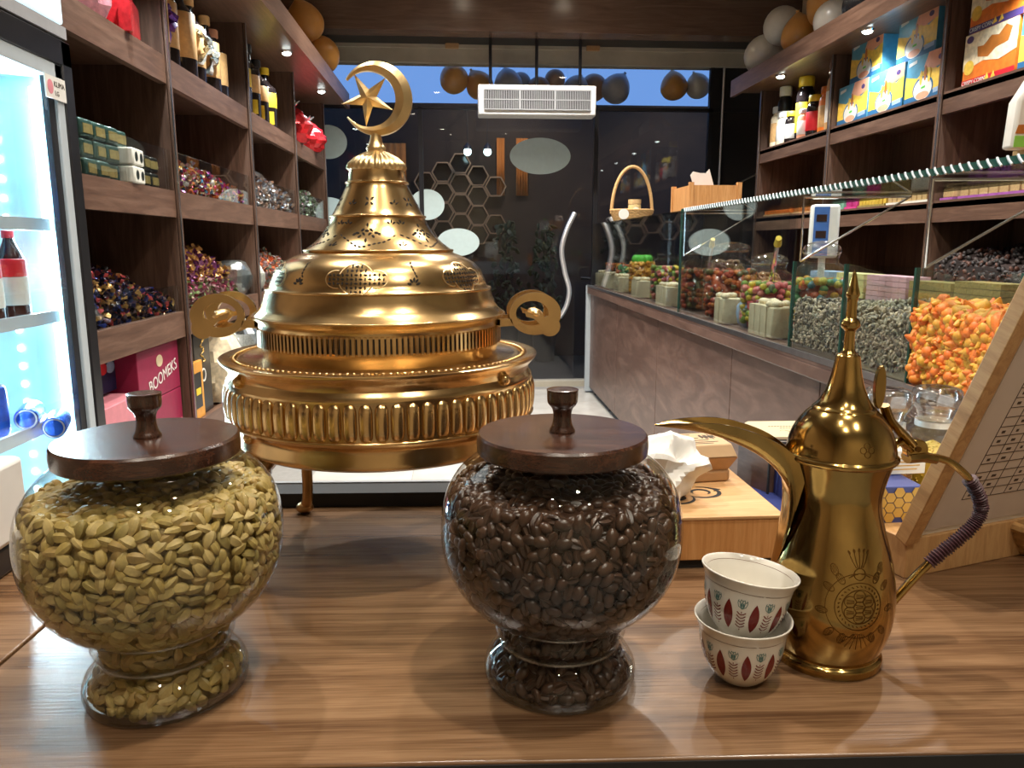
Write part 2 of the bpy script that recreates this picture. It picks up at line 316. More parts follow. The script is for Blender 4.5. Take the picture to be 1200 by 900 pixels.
def wrap_petal(mb, Rz, cs, cz, ln, wd, ang, off=.0003, a0=-PI/2, z0=0, rows=5):
    """pointed petal on a surface of revolution"""
    def P(s_, z): r = Rz(z); a = a0+s_/max(r, .004); return Vector(((r+off)*math.cos(a), (r+off)*math.sin(a), z+z0))
    ca, sa = math.cos(ang), math.sin(ang); vs = []; fs = []
    for i in range(rows+1):
        t = i/rows; hw = wd/2*math.sin(PI*t)**.8 if 0 < t < 1 else 0
        for k in (-1, 0, 1):
            x = (t-.5)*ln; y = k*hw; vs.append(P(cs+x*ca-y*sa, cz+x*sa+y*ca))
    for i in range(rows):
        for k in range(2): a = i*3+k; fs.append((a, a+1, a+4, a+3))
    mb.add(vs, fs)

# ------------------------------------------------------------------ the room
XL, XR, YB, YF = -1.66, 2.90, -1.8, 7.4
struct('floor', MB().box(XL, YB, -.05, XR, YF+.15, 0), 'tile_joint')
FL = bpy.data.objects['floor']; t0 = MB().box(-.298, -.298, 0, .298, .298, .004).build('tile', 'floor_tile', FL)
ti = [(x, y) for x in np.arange(-.6, 1.3, .6) for y in np.arange(3.3, 7.4, .6)]
t0.location = (ti[0][0], ti[0][1], 0)
for x, y in ti[1:]: share(t0, 'tile', FL, (x, y, 0))
struct('ceiling', MB().box(XL, YB, CEIL, XR, YF+.15, CEIL+.05), 'ceiling_paint')
struct('wall_left', MB().box(XL-.1, YB, 0, XL, YF+.15, CEIL), 'wall_paint')
struct('wall_right', MB().box(XR, YB, 0, XR+.1, YF+.15, CEIL), 'wall_cream')
struct('wall_back', MB().box(XL, YB-.1, 0, XR, YB, CEIL), 'wall_cream')
struct('trim_1', MB().box(XL, 6.75, 3.10, XR, 6.95, CEIL), 'soffit_wood')
struct('trim_2', MB().box(XL, 6.93, 3.13, XR, YF, 3.20), 'dark_steel')
struct('trim_3', MB().box(XL, YF-.06, 2.98, XR, YF+.1, 3.16).box(XL, YF-.08, 3.10, XR, YF-.06, 3.13), 'concrete_beam')
# recessed lamp rims on the ceiling
for i, (x, y, p, c) in enumerate(DOWN):
    d = thing('ceiling_downlight', ['round ceiling downlight above the coffee jar', 'round ceiling downlight just behind the viewer', 'round ceiling downlight above the brazier dome', 'round ceiling downlight in front of the fridge',
        'round ceiling downlight nearest the rear wall on the fridge side', 'round ceiling downlight near the rear wall on the case side', 'round ceiling downlight over the aisle by the dark chocolates', 'round ceiling downlight over the aisle by the seed bins',
        'round ceiling downlight over the orange snack bin', 'round ceiling downlight over the far aisle by the shelves', 'round ceiling downlight over the far aisle centre', 'round ceiling downlight over the gummy jars', 'round ceiling downlight before the brown soffit, shelf side', 'round ceiling downlight before the brown soffit, case side'][i], 'ceiling light', (x, y, CEIL))
    MB().ring(circ(.075, 32), circ(.055, 32), -.012, 0).build('rim', 'white_plastic', d)
    MB().lathe([(0, -.004), (.055, -.004)], 24, cap1=False).build('lens', 'lamp_disc', d)
# shop front: sill, frame, panes, door leaves
W1 = thing('window_1', None, None, (0, YF, 0)); W1['kind'] = 'structure'
MB().box(XL, YF-.05, 0, XR, YF+.08, .055).build('sill', 'concrete_beam', W1, True)
for x in (-1.60, -.35, 1.28, 2.36): MB().box(x-.02, YF-.02, .05, x+.02, YF+.03, 3.0 if x in (-1.60, 2.36) else 2.60).build('mullion', 'dark_steel', W1, True)
MB().box(2.38, YF-.01, .05, XR, YF+.02, 3.0).build('blank_panel', 'black_plastic', W1, True); MB().tube([(2.46, YF-.03, 2.98), (2.46, YF-.03, 1.85), (2.86, YF-.03, 2.05)], .014, 8).build('frame_bar', 'steel', W1, True)
MB().box(XL, YF-.02, 2.59, XR, YF+.03, 2.62).build('transom', 'dark_steel', W1, True)
for a, b in ((-1.58, -.37), (-.33, 1.26), (1.30, 2.34)): MB().box(a, YF, .055, b, YF+.01, 2.59).build('pane', 'front_glass', W1, True)
MB().box(-1.58, YF, 2.62, 2.34, YF+.01, 2.98).build('pane', 'front_glass', W1, True)
# curved chrome door pulls
def pull(name, label, pts, r):
    P = smooth_prof(pts, 8); o = thing(name, label, 'door handle', (pts[0][0], YF, pts[-1][2]))
    MB().tube(P, r, 12).build('curved_bar', 'bright_steel', o, True)
    for p in (P[3], P[-4]): MB().tube([(p[0], p[1], p[2]), (p[0], YF, p[2])], r*.7, 10).build('mount', 'steel', o, True)
pull('door_pull', 'long S-shaped chrome pull handle on the glass door', [(1.08, 7.33, 1.66), (1.0, 7.30, 1.50), (.955, 7.29, 1.32), (.985, 7.29, 1.12), (1.03, 7.29, .95), (1.01, 7.30, .80), (.95, 7.33, .68)], .024)
pull('door_pull', 'S-shaped chrome pull handle behind the basket end of the case', [(1.42, 7.33, 1.62), (1.50, 7.30, 1.50), (1.545, 7.29, 1.34), (1.52, 7.29, 1.16), (1.46, 7.29, 1.0), (1.44, 7.33, .90)], .024)
# oval stickers on the glass
for x, z, rx, rz_, lab in [(.757, 2.18, .285, .165, 'large pale oval sticker under the air curtain'), (-.016, 1.39, .20, .128, 'pale oval sticker beside the curved brazier dome'), (-.30, 1.735, .16, .14, 'pale oval sticker partly behind the upper dome'),
                           (-1.19, 2.29, .17, .15, 'pale oval sticker at the end of the bottle shelf'), (-1.22, 1.66, .20, .14, 'pale oval sticker behind the candy shelf end'), ]:
    o = MB().prism(circ(rx, 48, 0, 0, rz_), 0, .003, Matrix.Translation((x, YF-.004, z)) @ XZ).build('oval_sticker', 'sticker'); tag(o, lab, 'sticker', 'oval stickers on the shop window')
# air curtain on three rods
ac = thing('air_curtain', 'white wall air curtain with grey grille hanging on rods', 'air curtain', (.66, 7.0, 2.46))
MB().box(-.49, -.10, .005, .53, .10, .255).build('case', 'white_plastic', ac, bevel=.012)
MB().box(-.44, -.108, .05, .48, -.10, .21).build('grille_back', 'black_matt', ac)
s0 = None
for i in range(60):
    x = -.432+i*.0153
    if s0 is None: s0 = MB().box(-.003, -.116, .05, .003, -.106, .21).build('grille_slat', 'grey_plastic', ac); s0.location = (x, 0, 0)
    else: share(s0, 'grille_slat', ac, (x, 0, 0))
for z in (.05, .13, .21): MB().box(-.44, -.118, z-.004, .48, -.108, z+.004).build('grille_bar', 'grey_plastic', ac)
for x in (-.13, .17): MB().box(x-.008, -.120, .05, x+.008, -.108, .21).build('grille_bar', 'grey_plastic', ac)
for x in (-.38, .02, .40): MB().tube([(x, 0, .25), (x, 0, .68)], .014, 8).build('hanging_rod', 'dark_steel', ac)
for x, lab in ((-.05, 'small beige junction box on the beam beside the leftmost rod'), (1.22, 'small beige junction box on the beam beside the rightmost rod')):
    o = MB().box(x-.06, 7.28, 3.09, x+.06, 7.32, 3.16).build('junction_box', 'kraft', bevel=.004); tag(o, lab, 'junction box')
# balloons
def balloon(c, r, mat, lab, grp):
    o = thing('balloon', lab, 'balloon', (c[0], c[1], c[2]), group=grp)
    prof = [(0, -1.18), (.10, -1.15), (.30, -1.0), (.62, -.74), (.88, -.36), (1, .06), (.95, .38), (.78, .68), (.48, .90), (.2, .985), (0, 1)]
    MB().lathe([(a*r, z*r) for a, z in smooth_prof(prof, 3)], 24).build('skin', mat, o, sharp=180)
    MB().lathe([(0, -1.16*r), (.07*r, -1.17*r), (.11*r, -1.25*r), (0, -1.23*r)], 10).build('knot', mat, o)
    o.rotation_euler = (R(random.uniform(120, 210)), R(random.uniform(-35, 35)), 0)
for c, r, m_, lab in [((-.04, 7.62, 2.90), .135, 'balloon_orange', 'leftmost orange balloon of the pair above the window'), ((.20, 7.64, 2.85), .13, 'balloon_orange', 'lower orange balloon beside the leftmost hanging rod'), ((.47, 7.62, 2.86), .135, 'balloon_grey', 'grey balloon behind the leftmost hanging rod'),
                      ((.60, 7.75, 2.90), .10, 'balloon_grey', 'small grey balloon peeking between two rods'), ((.76, 7.62, 2.82), .115, 'balloon_brown', 'brownish balloon behind the middle hanging rod'), ((.92, 7.7, 2.92), .10, 'balloon_brown', 'small brownish balloon right of the middle rod'),
                      ((1.12, 7.62, 2.83), .12, 'balloon_grey', 'grey balloon behind the rightmost hanging rod'), ((1.30, 7.72, 2.86), .13, 'balloon_brown', 'dull balloon at the air curtain end'), ((1.50, 7.62, 2.83), .138, 'balloon_grey', 'large lone grey balloon right of the air curtain'),
                      ((2.06, 7.62, 2.86), .13, 'balloon_orange', 'orange balloon at the far window corner'), ((2.30, 7.64, 2.87), .118, 'balloon_white', 'white balloon touching the corner orange balloon')]:
    balloon(c, r, m_, lab, 'balloons outside the window')
for c, r, m_, lab in [((-1.135, 6.2, 3.0), .14, 'balloon_orange', 'upper orange balloon on top of the bottle shelf'), ((-1.07, 6.45, 2.83), .145, 'balloon_orange', 'lower orange balloon on top of the bottle shelf'),
                      ((2.38, 6.18, 2.82), .155, 'balloon_white', 'lowest white balloon at the end of the snack shelf'), ((2.42, 5.97, 2.98), .14, 'balloon_white', 'upper white balloon above the snack shelf end'), ((2.36, 5.50, 2.79), .13, 'balloon_orange', 'orange balloon between white ones over the snack shelf'),
                      ((2.42, 5.26, 2.91), .13, 'balloon_orange', 'topmost orange balloon above the snack shelf'), ((2.36, 5.01, 2.755), .13, 'balloon_white', 'white balloon beside the black balloon'), ((2.36, 4.62, 2.75), .13, 'balloon_dark', 'black balloon on top of the snack shelf'),
                      ((2.40, 6.28, 2.74), .09, 'balloon_white', 'small white balloon tucked at the canopy tip')]:
    balloon(c, r, m_, lab, 'balloons on the shelf tops')

# outside: pavement, dark facade with hexagon shelf, cloth banners, shrubs, motorbike
struct('ground_outside', MB().box(-8, YF+.15, -.1, 10, 14, -.02), 'asphalt')
FY = 9.6
struct('wall_outside', MB().box(-8, FY, -.02, 10, FY+.2, 3.02), 'brick_dark')
spot((.6, 8.3, 3.3), (.4, 9.7, 1.6), 60, 110, WARM, .8, .1)  # added warm fill for the facade and hexagon shelf, no lamp stands here
spot((2.6, 8.3, 3.3), (2.6, 9.7, 1.2), 40, 110, WARM, .8, .1)  # second added fill, further along the facade, also without a lamp
hx = thing('hexagon_shelf', 'honeycomb wall shelf of wooden hexagons seen beyond the glass', 'shelf', (-.05, FY, 1.2))
Hc = [(0,140),(0,225),(0,310),(1,97),(1,185),(1,270),(1,348),(2,60),(2,147),(2,233),(2,318),(3,112),(3,200),(3,283),(3,368),(4,158),(4,322)]
h0 = b0 = None
for c, zy in Hc:
    x = (303+c*78-303)/4*.01085-.36; z = 2.32-(zy-60)/4*.01085
    if h0 is None:
        h0 = MB().ring(circ(.132, 6), circ(.117, 6), 0, .12, XZ).build('hexagon_cell', 'hex_wood', hx); h0.location = (x, 0, z-1.2)
        b0 = MB().prism(circ(.117, 6), 0, .02, XZ).build('mirror_back', 'hex_back', h0)
    else:
        q = share(h0, 'hexagon_cell', hx, (x, 0, z-1.2)); share(b0, 'mirror_back', q, (0,0,0))
for x, z0, z1, wd, lab in ((.50, 1.95, 2.62, .10, 'narrow orange cloth strip behind the large oval'), (.76, 1.95, 2.62, .15, 'wider orange cloth strip behind the large oval'), (-.80, 2.05, 2.55, .34, 'broad orange cloth hanging behind the crescent finial')):
    mb = MB(); n = 16
    vs = [(x+wd*(i/n-.5), FY-.06-.015*math.sin(i*1.9), z) for i in range(n+1) for z in (z0, z1)]
    mb.add(vs, [(2*i, 2*i+2, 2*i+3, 2*i+1) for i in range(n)]); o = mb.build('cloth_banner', 'orange_cloth', sharp=180); m_ = o.modifiers.new('thickness', 'SOLIDIFY'); m_.thickness = .006
    tag(o, lab, 'cloth', 'orange cloths beyond the glass')
for x, z, lab in ((.10, 2.42, 'first hanging bulb above the hexagon shelf'), (.33, 2.42, 'second hanging bulb above the hexagon shelf')):
    o = thing('pendant_bulb', lab, 'pendant light', (x, 9.2, z), group='hanging bulbs beyond the glass'); MB().ell((0,0,0), (.045,.045,.045), 16, 10).build('bulb', 'cold_bulb', o, sharp=180)
    MB().lathe([(.05, .03), (.042, .06), (.02, .08), (.012, .10)], 16).build('cap', 'dark_steel', o); MB().tube([(0,0,.10), (0,0,.50), (0,.39,.52)], .006, 6).build('cable', 'black_matt', o)
def shrub(x, h, lab):
    o = thing('potted_shrub', lab, 'plant', (x, 9.2, 0), group='potted shrubs beyond the glass')
    MB().lathe([(.12, -.02), (.16, .45), (.14, .45), (.13, .40)], 20).build('pot', 'black_matt', o); MB().tube([(0,0,.4), (.01,0,h-.3)], .02, 6).build('stem', 'brick_dark', o)
    mb = MB()
    for i in range(160):
        t = random.random(); a = random.uniform(0, 2*PI); rr = .26*math.sqrt(random.random())*(1-.55*t)
        mb.ell((rr*math.cos(a), rr*math.sin(a), .45+t*(h-.45)), (.05,.018,.03), 5, 4, Euler((random.random()*3, random.random()*3, random.random()*6)).to_matrix().to_4x4())
    f = mb.build('foliage', 'leaf_green', o); f['kind'] = 'stuff'
shrub(.55, 1.62, 'dark potted shrub below the hexagon shelf'); shrub(1.00, 1.60, 'dark potted shrub behind the door pull')
mo = thing('motorbike', 'dark parked motorbike with blue lit fairing outside the door', 'motorbike', (1.62, 8.05, -.02))
for y in (-.02, 1.05):
    wq = MB(); wq.tube([(0, y+.26*math.cos(a), .30+.26*math.sin(a)) for a in np.linspace(0, 2*PI, 28, endpoint=False)], .055, 10, True); wq.build('wheel', 'rubber', mo)
MB().ell((0, .50, .62), (.16,.50,.20), 18, 12).ell((0, .15, .80), (.15,.25,.18), 16, 10).build('body', 'motor_body', mo, sharp=180)
MB().ell((0, -.05, .86), (.19,.14,.20), 18, 12).build('fairing', 'motor_blue', mo, sharp=180); MB().ell((0, -.17, .88), (.07,.04,.06), 14, 10).build('headlight', 'cold_bulb', mo, sharp=180)
MB().tube([(-.34, .12, 1.04), (-.1, .05, 1.02), (.1, .05, 1.02), (.34, .12, 1.04)], .017, 8).build('handlebar', 'dark_steel', mo); MB().ell((0, .85, .84), (.14,.34,.07), 14, 8).build('seat', 'rubber', mo, sharp=180)
MB().tube([(0, -.02, .30), (0, .06, .95)], .03, 8).build('fork', 'steel', mo); MB().tube([(0, 1.05, .30), (0, .5, .5)], .035, 8).build('swing_arm', 'dark_steel', mo)

# ------------------------------------------------------------------ wall shelving
ROWS = [.10, .58, 1.08, 1.575, 2.10]; TOPZ = 2.56
def shelving(name, label, xf, xb, posts, y_end, lights):
    sg = 1 if xf > xb else -1                       # +1: unit on the left wall, its front faces +x
    o = thing(name, label, 'shelving', (xb, posts[0], 0))
    lo, hi = min(xf, xb), max(xf, xb)
    MB().box(min(xb, xb-sg*.02), posts[0], 0, max(xb, xb-sg*.02), posts[-1], TOPZ).build('back_panel', 'shelf_wood_upright', o, True)
    for y in posts:
        MB().box(lo+.002, y-.018, 0, hi-.002, y+.018, TOPZ).build('divider', 'shelf_wood_upright', o, True)
        MB().box(min(xf, xf+sg*.012), y-.016, 0, max(xf, xf+sg*.012), y+.016, TOPZ).build('post_trim', 'shelf_wood_upright', o, True, bevel=.004)
        MB().box(min(xf+sg*.012, xf+sg*.016), y-.016, 0, max(xf+sg*.012, xf+sg*.016), y-.008, TOPZ).build('edge_strip', 'steel', o, True)
    for z in ROWS:
        for a, b in zip(posts[:-1], posts[1:]):
            q = MB().box(lo, a+.018, z-.025, hi-.003 if sg > 0 else hi, b-.018, z).build('shelf_board', 'shelf_wood', o, True)
            MB().box(min(xf, xf-sg*.03), a+.018, z-.095, max(xf, xf-sg*.03), b-.018, z+.012).build('front_rail', 'shelf_wood', q).location = (-o.location.x, -o.location.y, 0)
    # canopy with puck lamps
    ca = MB().box(min(xb, xf+sg*.20), posts[0], TOPZ, max(xb, xf+sg*.20), y_end, TOPZ+.05).box(min(xf+sg*.20, xf+sg*.23), posts[0], TOPZ-.035, max(xf+sg*.20, xf+sg*.23), y_end, TOPZ+.09).build('canopy', 'shelf_wood', o, True)
    for y in lights:
        x = xf+sg*.10
        k = MB().lathe([(.001, -.012), (.030, -.012), (.038, -.004), (.038, 0)], 20, (x, y, TOPZ), cap0=False).build('puck_lamp', 'chrome', o, True)
        q = MB().ell((x, y, TOPZ-.012), (.028,.028,.014), 14, 8).build('lamp_lens', 'bulb', k); q.location = (-o.location.x, -o.location.y, -o.location.z)
        spot((x+sg*.0, y, TOPZ-.04), (x-sg*.06, y, 0), 24, 135, COOL, .6, .02)
    return o
LP = [2.43, 3.36, 4.58, 5.80, 7.03]; RP = [1.45, 2.66, 3.87, 5.05, 6.24]
shelving('wall_shelving', 'brown wooden shelving beside the fridge filled with bottles and candy bins', -1.17, -1.61, LP, 7.06, [2.90, 3.97, 5.19, 6.42])
shelving('wall_shelving', 'brown wooden shelving behind the glass counter holding snack boxes', 2.40, 2.84, RP, 6.32, [2.1, 3.26, 4.46, 5.65])
# low glass fronts of the candy bins
for (z, cols) in ((1.587, range(4)), (1.092, range(4))):
    for c in cols:
        h = .16 if z > 1.5 else .11
        o = MB().box(-1.180, LP[c]+.03, z, -1.175, LP[c+1]-.03, z+h).build('bin_front', 'clear_glass')
        tag(o, f'clear glass bin front of the {["fridge-side", "second", "third", "far end"][c]} {"upper" if z > 1.5 else "lower"} candy bay', 'glass panel', 'glass fronts of candy bins')

# --- bottles and gifts on the top shelf
def bottle(loc, h, r, body, label_mat, cap, lab, grp, ribbon=None, lbl=(.15, .62)):
    o = thing('bottle', lab, 'bottle', loc, random.uniform(-.4, .4), grp)
    MB().lathe(smooth_prof([(0, 0), (r*.96, 0), (r, .015*h), (r, .60*h), (r*.86, .68*h), (r*.42, .76*h), (r*.32, .86*h), (r*.32, .96*h)], 4), 24).build('body', body, o)
    MB().lathe([(r*1.015, lbl[0]*h), (r*1.03, lbl[0]*h+.004), (r*1.03, lbl[1]*h-.004), (r*1.015, lbl[1]*h)], 24, cap0=False, cap1=False).build('paper_label', label_mat, o)
    MB().lathe([(r*.42, .88*h), (r*.45, .89*h), (r*.45, h-.004), (r*.40, h), (0, h)], 16).build('cap', cap, o)
    if ribbon:
        mb = MB(); pts = [(r*1.25*math.cos(a*.9+2.6), -r*1.1+.02*math.sin(5*a), h*(.96-.13*a)) for a in np.linspace(0, 7, 30)]
        mb.tube(pts, [.016+.010*math.sin(i*2.1) for i in range(30)], 6); mb.build('ribbon', ribbon, o)
    return o
g1 = 'bottles on the shelf beside the red gift'
for y, h, lm, rb, lab in [(3.46, .36, 'tan_label', None, 'tan labelled dark bottle next to the shelf post by the red gift'), (3.60, .37, 'tan_label', 'purple_foil', 'dark bottle with tan box label and purple foil ribbon'), (3.80, .38, 'tan_label', None, 'tallest tan topped dark bottle of the ribboned row'),
                          (3.95, .36, 'tan_label', 'silver_foil', 'dark bottle wound with teal silver tinsel'), (4.16, .33, 'tan_label', 'silver_foil', 'shorter dark bottle draped in silver foil'), (4.32, .31, 'tan_label', None, 'shortest tan labelled bottle with red cap')]:
    bottle((-1.26+.01*random.uniform(-1, 1), y, 2.112), h*1.12, .064, 'bottle_dark', lm, 'tan_label' if y < 4.3 else 'snack_pink', lab, g1, rb, (.2, .66))
g2 = 'black and yellow bottles in the third bay'
for y, h, lm, lab in [(4.72, .40, 'yellow_card', 'black bottle with yellow head next to the third post'), (4.92, .40, 'tan_label', 'black and gold bottle second in the third bay'), (5.12, .36, 'tan_label', 'black bottle with gold band third in the third bay'), (5.34, .36, 'yellow_card', 'black bottle with yellow corner cards fourth in the third bay')]:
    o = bottle((-1.25, y, 2.112), h*1.05, .068, 'bottle_dark', lm, 'yellow_card' if lm == 'yellow_card' else 'black_plastic', lab, g2, None, (.34, .58))
    MB().box(-.03, -.078, .02, .04, -.070, .10).box(-.05, -.074, .22*1, -.01, -.066, .25).build('yellow_tag', 'yellow_card', o)
for y, lab in ((5.98, 'grey topped dark bottle above the red foil bag'), (6.42, 'dark bottle with silver cap at the shelf end')): bottle((-1.33, y, 2.112), .40, .05, 'bottle_dark', 'grey_plastic', 'steel', lab, 'bottles behind the red foil bags')
def foil_bag(name, loc, w_, h, mat, lab, cat='gift bag', neck='silver_foil', grp=None, rz=0):
    o = thing(name, lab, cat, loc, rz, grp); mb = MB(); n = 20; rows = 9; vs = []
    for j in range(rows):
        t = j/(rows-1); rad = w_/2*(.75+.35*math.sin(PI*min(t*1.25, 1)))*(1 if t < .8 else 1-(t-.8)*3.2)
        for i in range(n): a = 2*PI*i/n; k = 1+.13*math.sin(i*2.7+j*1.9)+.08*random.uniform(-1, 1); vs.append((rad*k*math.cos(a), rad*k*.7*math.sin(a), t*h))
    fs = [(j*n+i, j*n+(i+1) % n, (j+1)*n+(i+1) % n, (j+1)*n+i) for j in range(rows-1) for i in range(n)]+[tuple(reversed(range(n))), tuple((rows-1)*n+i for i in range(n))]
    mb.add(vs, fs); mb.build('bag', mat, o, sharp=20)
    if neck:
        mb = MB()
        for i in range(7): a = i*.9; mb.tube([(0,0,h*.94), (.04*math.cos(a), .03*math.sin(a), h*1.08), (.07*math.cos(a), .05*math.sin(a), h*1.16)], [.006,.012,.004], 5)
        mb.build('bow', neck, o)
    return o
foil_bag('gift_bag', (-1.24, 6.05, 2.112), .26, .26, 'red_foil', 'crumpled red foil gift bag in the fourth bay'); foil_bag('gift_bag', (-1.24, 6.62, 2.112), .28, .24, 'red_foil', 'red foil gift bag at the far end of the bottle shelf')
foil_bag('gift_bag', (-1.26, 2.84, 2.112), .20, .34, 'pink_film', 'pink film wrapped gift beside the red box', neck='pink_film')
gb = thing('gift_box', 'stacked bright red gift box with bow on the top shelf', 'gift box', (-1.27, 3.08, 2.112), .2)
MB().box(-.09, -.10, 0, .09, .10, .13).build('lower_box', 'red_foil', gb, bevel=.004); MB().box(-.075, -.08, .13, .075, .08, .24).build('upper_box', 'red_foil', gb, bevel=.004)
MB().tube([(-.05,-.02,.24),(-.03,-.02,.30),(0,-.02,.25),(.03,-.02,.30),(.05,-.02,.24)], .012, 6).build('bow', 'red_foil', gb); MB().box(.06, -.13, .0, .10, -.09, .10).build('tag', 'red_foil', gb)

# --- heaps of sweets
def candy_mesh():
    mb = MB(); mb.ell((0,0,0), (.017,.013,.012), 8, 6)
    for s_ in (-1, 1):
        vs = [(s_*.014,0,0)]+[(s_*(.030+.003*(i % 2)), .013*math.cos(a), .010*math.sin(a)) for i, a in enumerate(np.linspace(0, 2*PI, 7)[:-1])]
        mb.add(vs, [(0, 1+i, 1+(i+1) % 6) for i in range(6)])
    return mb
def heap(name, mat, x0, x1, y0, y1, z, hfun, n, label, cat, grp, mesh=None, base='dark_pack', sc=1.0, extra=900, stuff_label=None, facex=1, top_share=.55):
    """loose pieces lying on a sloped bed; single pieces on top, the rest one mass"""
    mb0 = mesh or candy_mesh(); me = mb0.mesh(name, mat, 60); bed = MB(); gx, gy = 8, 14
    vs = [(x0+(x1-x0)*i/gx, y0+(y1-y0)*j/gy, z+max(.004, hfun(i/gx, j/gy)-.012*sc)) for j in range(gy+1) for i in range(gx+1)]
    vs += [(x0+(x1-x0)*i/gx, y0+(y1-y0)*j/gy, z+.001) for j in range(gy+1) for i in range(gx+1)]
    k = (gx+1)*(gy+1); fs = []
    for j in range(gy):
        for i in range(gx): a = j*(gx+1)+i; fs.append((a, a+1, a+gx+2, a+gx+1)); fs.append((k+a, k+a+gx+1, k+a+gx+2, k+a+1))
    for i in range(gx): a = i; fs.append((a, k+a, k+a+1, a+1)); a = gy*(gx+1)+i; fs.append((a, a+1, k+a+1, k+a))
    for j in range(gy): a = j*(gx+1); b = a+gx+1; fs.append((a, b, k+b, k+a)); a += gx; b += gx; fs.append((a, k+a, k+b, b))
    bed.add(vs, fs)
    def place():
        # half lie on the top of the bed, half show at its front face
        if random.random() < top_share:
            u, t = random.random(), random.random(); h = hfun(u, t); return Vector((x0+(x1-x0)*u, y0+(y1-y0)*t, z+max(.008, h)+random.uniform(-.004, .008)))
        t = random.random(); u = 1.0 if facex > 0 else 0.0; h = hfun(u, t); return Vector(((x1 if facex > 0 else x0)+random.uniform(-.012, .004)*facex, y0+(y1-y0)*t, z+.024+random.random()*max(.004, h-.024)))
    rot = lambda: Euler((random.uniform(0, 6.3), random.uniform(0, 6.3), random.uniform(0, 6.3)))
    for i in range(extra): bed.inst(mb0.v, mb0.f, Matrix.Translation(place()-Vector((.004*facex, 0, .004))) @ rot().to_matrix().to_4x4() @ Matrix.Scale(sc, 4))
    o = bed.build(name+'_mass', mat, sharp=60); tag(o, stuff_label, cat, kind='stuff')
    for i in range(n):
        c = bpy.data.objects.new(name, me); COL.objects.link(c); c.location = place(); c.rotation_euler = rot(); c.scale = (sc*random.uniform(.9, 1.15),)*3; tag(c, label, cat, grp)
def slope(front, back, y_near=1.0, y_far=1.0):
    return lambda u, t: (back+(front-back)*u)*(y_near+(y_far-y_near)*t)*(1+.10*math.sin(9*t+3*u)+.06*math.sin(23*t))
XA, XB = -1.60, -1.232
heap('foil_sweet', 'candy_bright', XA, XB, LP[1]+.03, LP[2]-.03, 1.575, slope(.12, .26, 1.15, .55), 90, 'bright foil wrapped sweet in the second bay above the purple ones', 'sweet', 'bright sweets in the second bay', sc=1.25, extra=500, stuff_label='mass of bright multicoloured foil sweets in the second upper bay')
heap('pale_sweet', 'candy_pale', XA, XB, LP[2]+.03, LP[3]-.03, 1.575, slope(.15, .24, 1.0, .9), 70, 'pale wrapped sweet in the third upper bay', 'sweet', 'pale sweets in the third bay', sc=1.4, extra=450, stuff_label='mass of pale blue and peach wrapped sweets in the third upper bay')
heap('green_sweet', 'candy_green', XA, XB, LP[3]+.03, LP[4]-.03, 1.575, slope(.16, .24, 1.0, .9), 50, 'green and grey wrapped sweet in the far upper bay', 'sweet', 'green sweets in the far bay', sc=1.6, extra=350, stuff_label='mass of green and grey sweets in the far upper bay')
heap('chocolate_sweet', 'candy_dark', XA, XB, LP[0]+.03, LP[1]-.03, 1.08, slope(.13, .36, 1.35, .42), 110, 'dark and gold wrapped chocolate in the lower bay by the fridge', 'sweet', 'chocolates in the lower bay by the fridge', sc=1.25, extra=650, stuff_label='mass of dark blue and gold wrapped chocolates beside the fridge')
heap('amber_sweet', 'candy_amber', XA, XB-.06, LP[1]+.03, LP[2]-.25, 1.08, slope(.26, .38, 1.1, .65), 80, 'amber and purple wrapped sweet heaped in the lower second bay', 'sweet', 'amber sweets in the lower second bay', sc=1.35, extra=450, stuff_label='mass of amber and purple wrapped sweets in the lower second bay')
heap('rose_sweet', 'candy_rose', XB-.06, XB, LP[1]+.03, LP[2]-.30, 1.08, slope(.09, .10, 1.0, .7), 40, 'rose pink wrapped sweet below the amber ones', 'sweet', 'rose sweets at the front of the second bay', sc=1.3, extra=160, stuff_label='mass of rose wrapped sweets in front of the amber heap')
heap('orange_sweet', 'candy_orange', XA, XB, LP[2]+.30, LP[3]-.03, 1.08, slope(.16, .34, 1.05, .8), 70, 'orange wrapped sweet in the lower third bay beside the dome', 'sweet', 'orange sweets in the lower third bay', sc=1.4, extra=400, stuff_label='mass of orange and grey sweets in the lower third bay')
def pillow(name, loc, sx, sy, sz, mat, lab, cat='bag', rz=0, seed=0):
    mb = MB(); n, k = 18, 12; vs = []
    rr = random.Random(seed)
    for j in range(k+1):
        t = -PI/2+PI*j/k
        for i in range(n):
            a = 2*PI*i/n; q = 1+.07*math.sin(5*a+j)+.06*rr.uniform(-1, 1)
            c = abs(math.cos(t))**.55*q; vs.append((sx*c*(abs(math.cos(a))**.6)*math.copysign(1, math.cos(a)), sy*c*(abs(math.sin(a))**.6)*math.copysign(1, math.sin(a)), sz*(1+math.sin(t))))
    mb.add(vs, [(j*n+i, j*n+(i+1) % n, (j+1)*n+(i+1) % n, (j+1)*n+i) for j in range(k) for i in range(n)])
    o = mb.build(name, mat, sharp=25); o.location = loc; o.rotation_euler = (0, 0, rz); return tag(o, lab, cat)
pillow('clear_bag', (-1.27, 4.42, 1.085), .09, .13, .10, 'silver_foil', 'clear plastic bag of sweets against the second post', seed=1); pillow('clear_bag', (-1.26, 4.72, 1.085), .08, .12, .09, 'white_pack', 'whitish plastic bag just past the third post', seed=2)
pillow('clear_bag', (-1.34, 5.05, 1.80), .05, .40, .018, 'silver_foil', 'flat silvery bag lying over the pale sweets', seed=3)
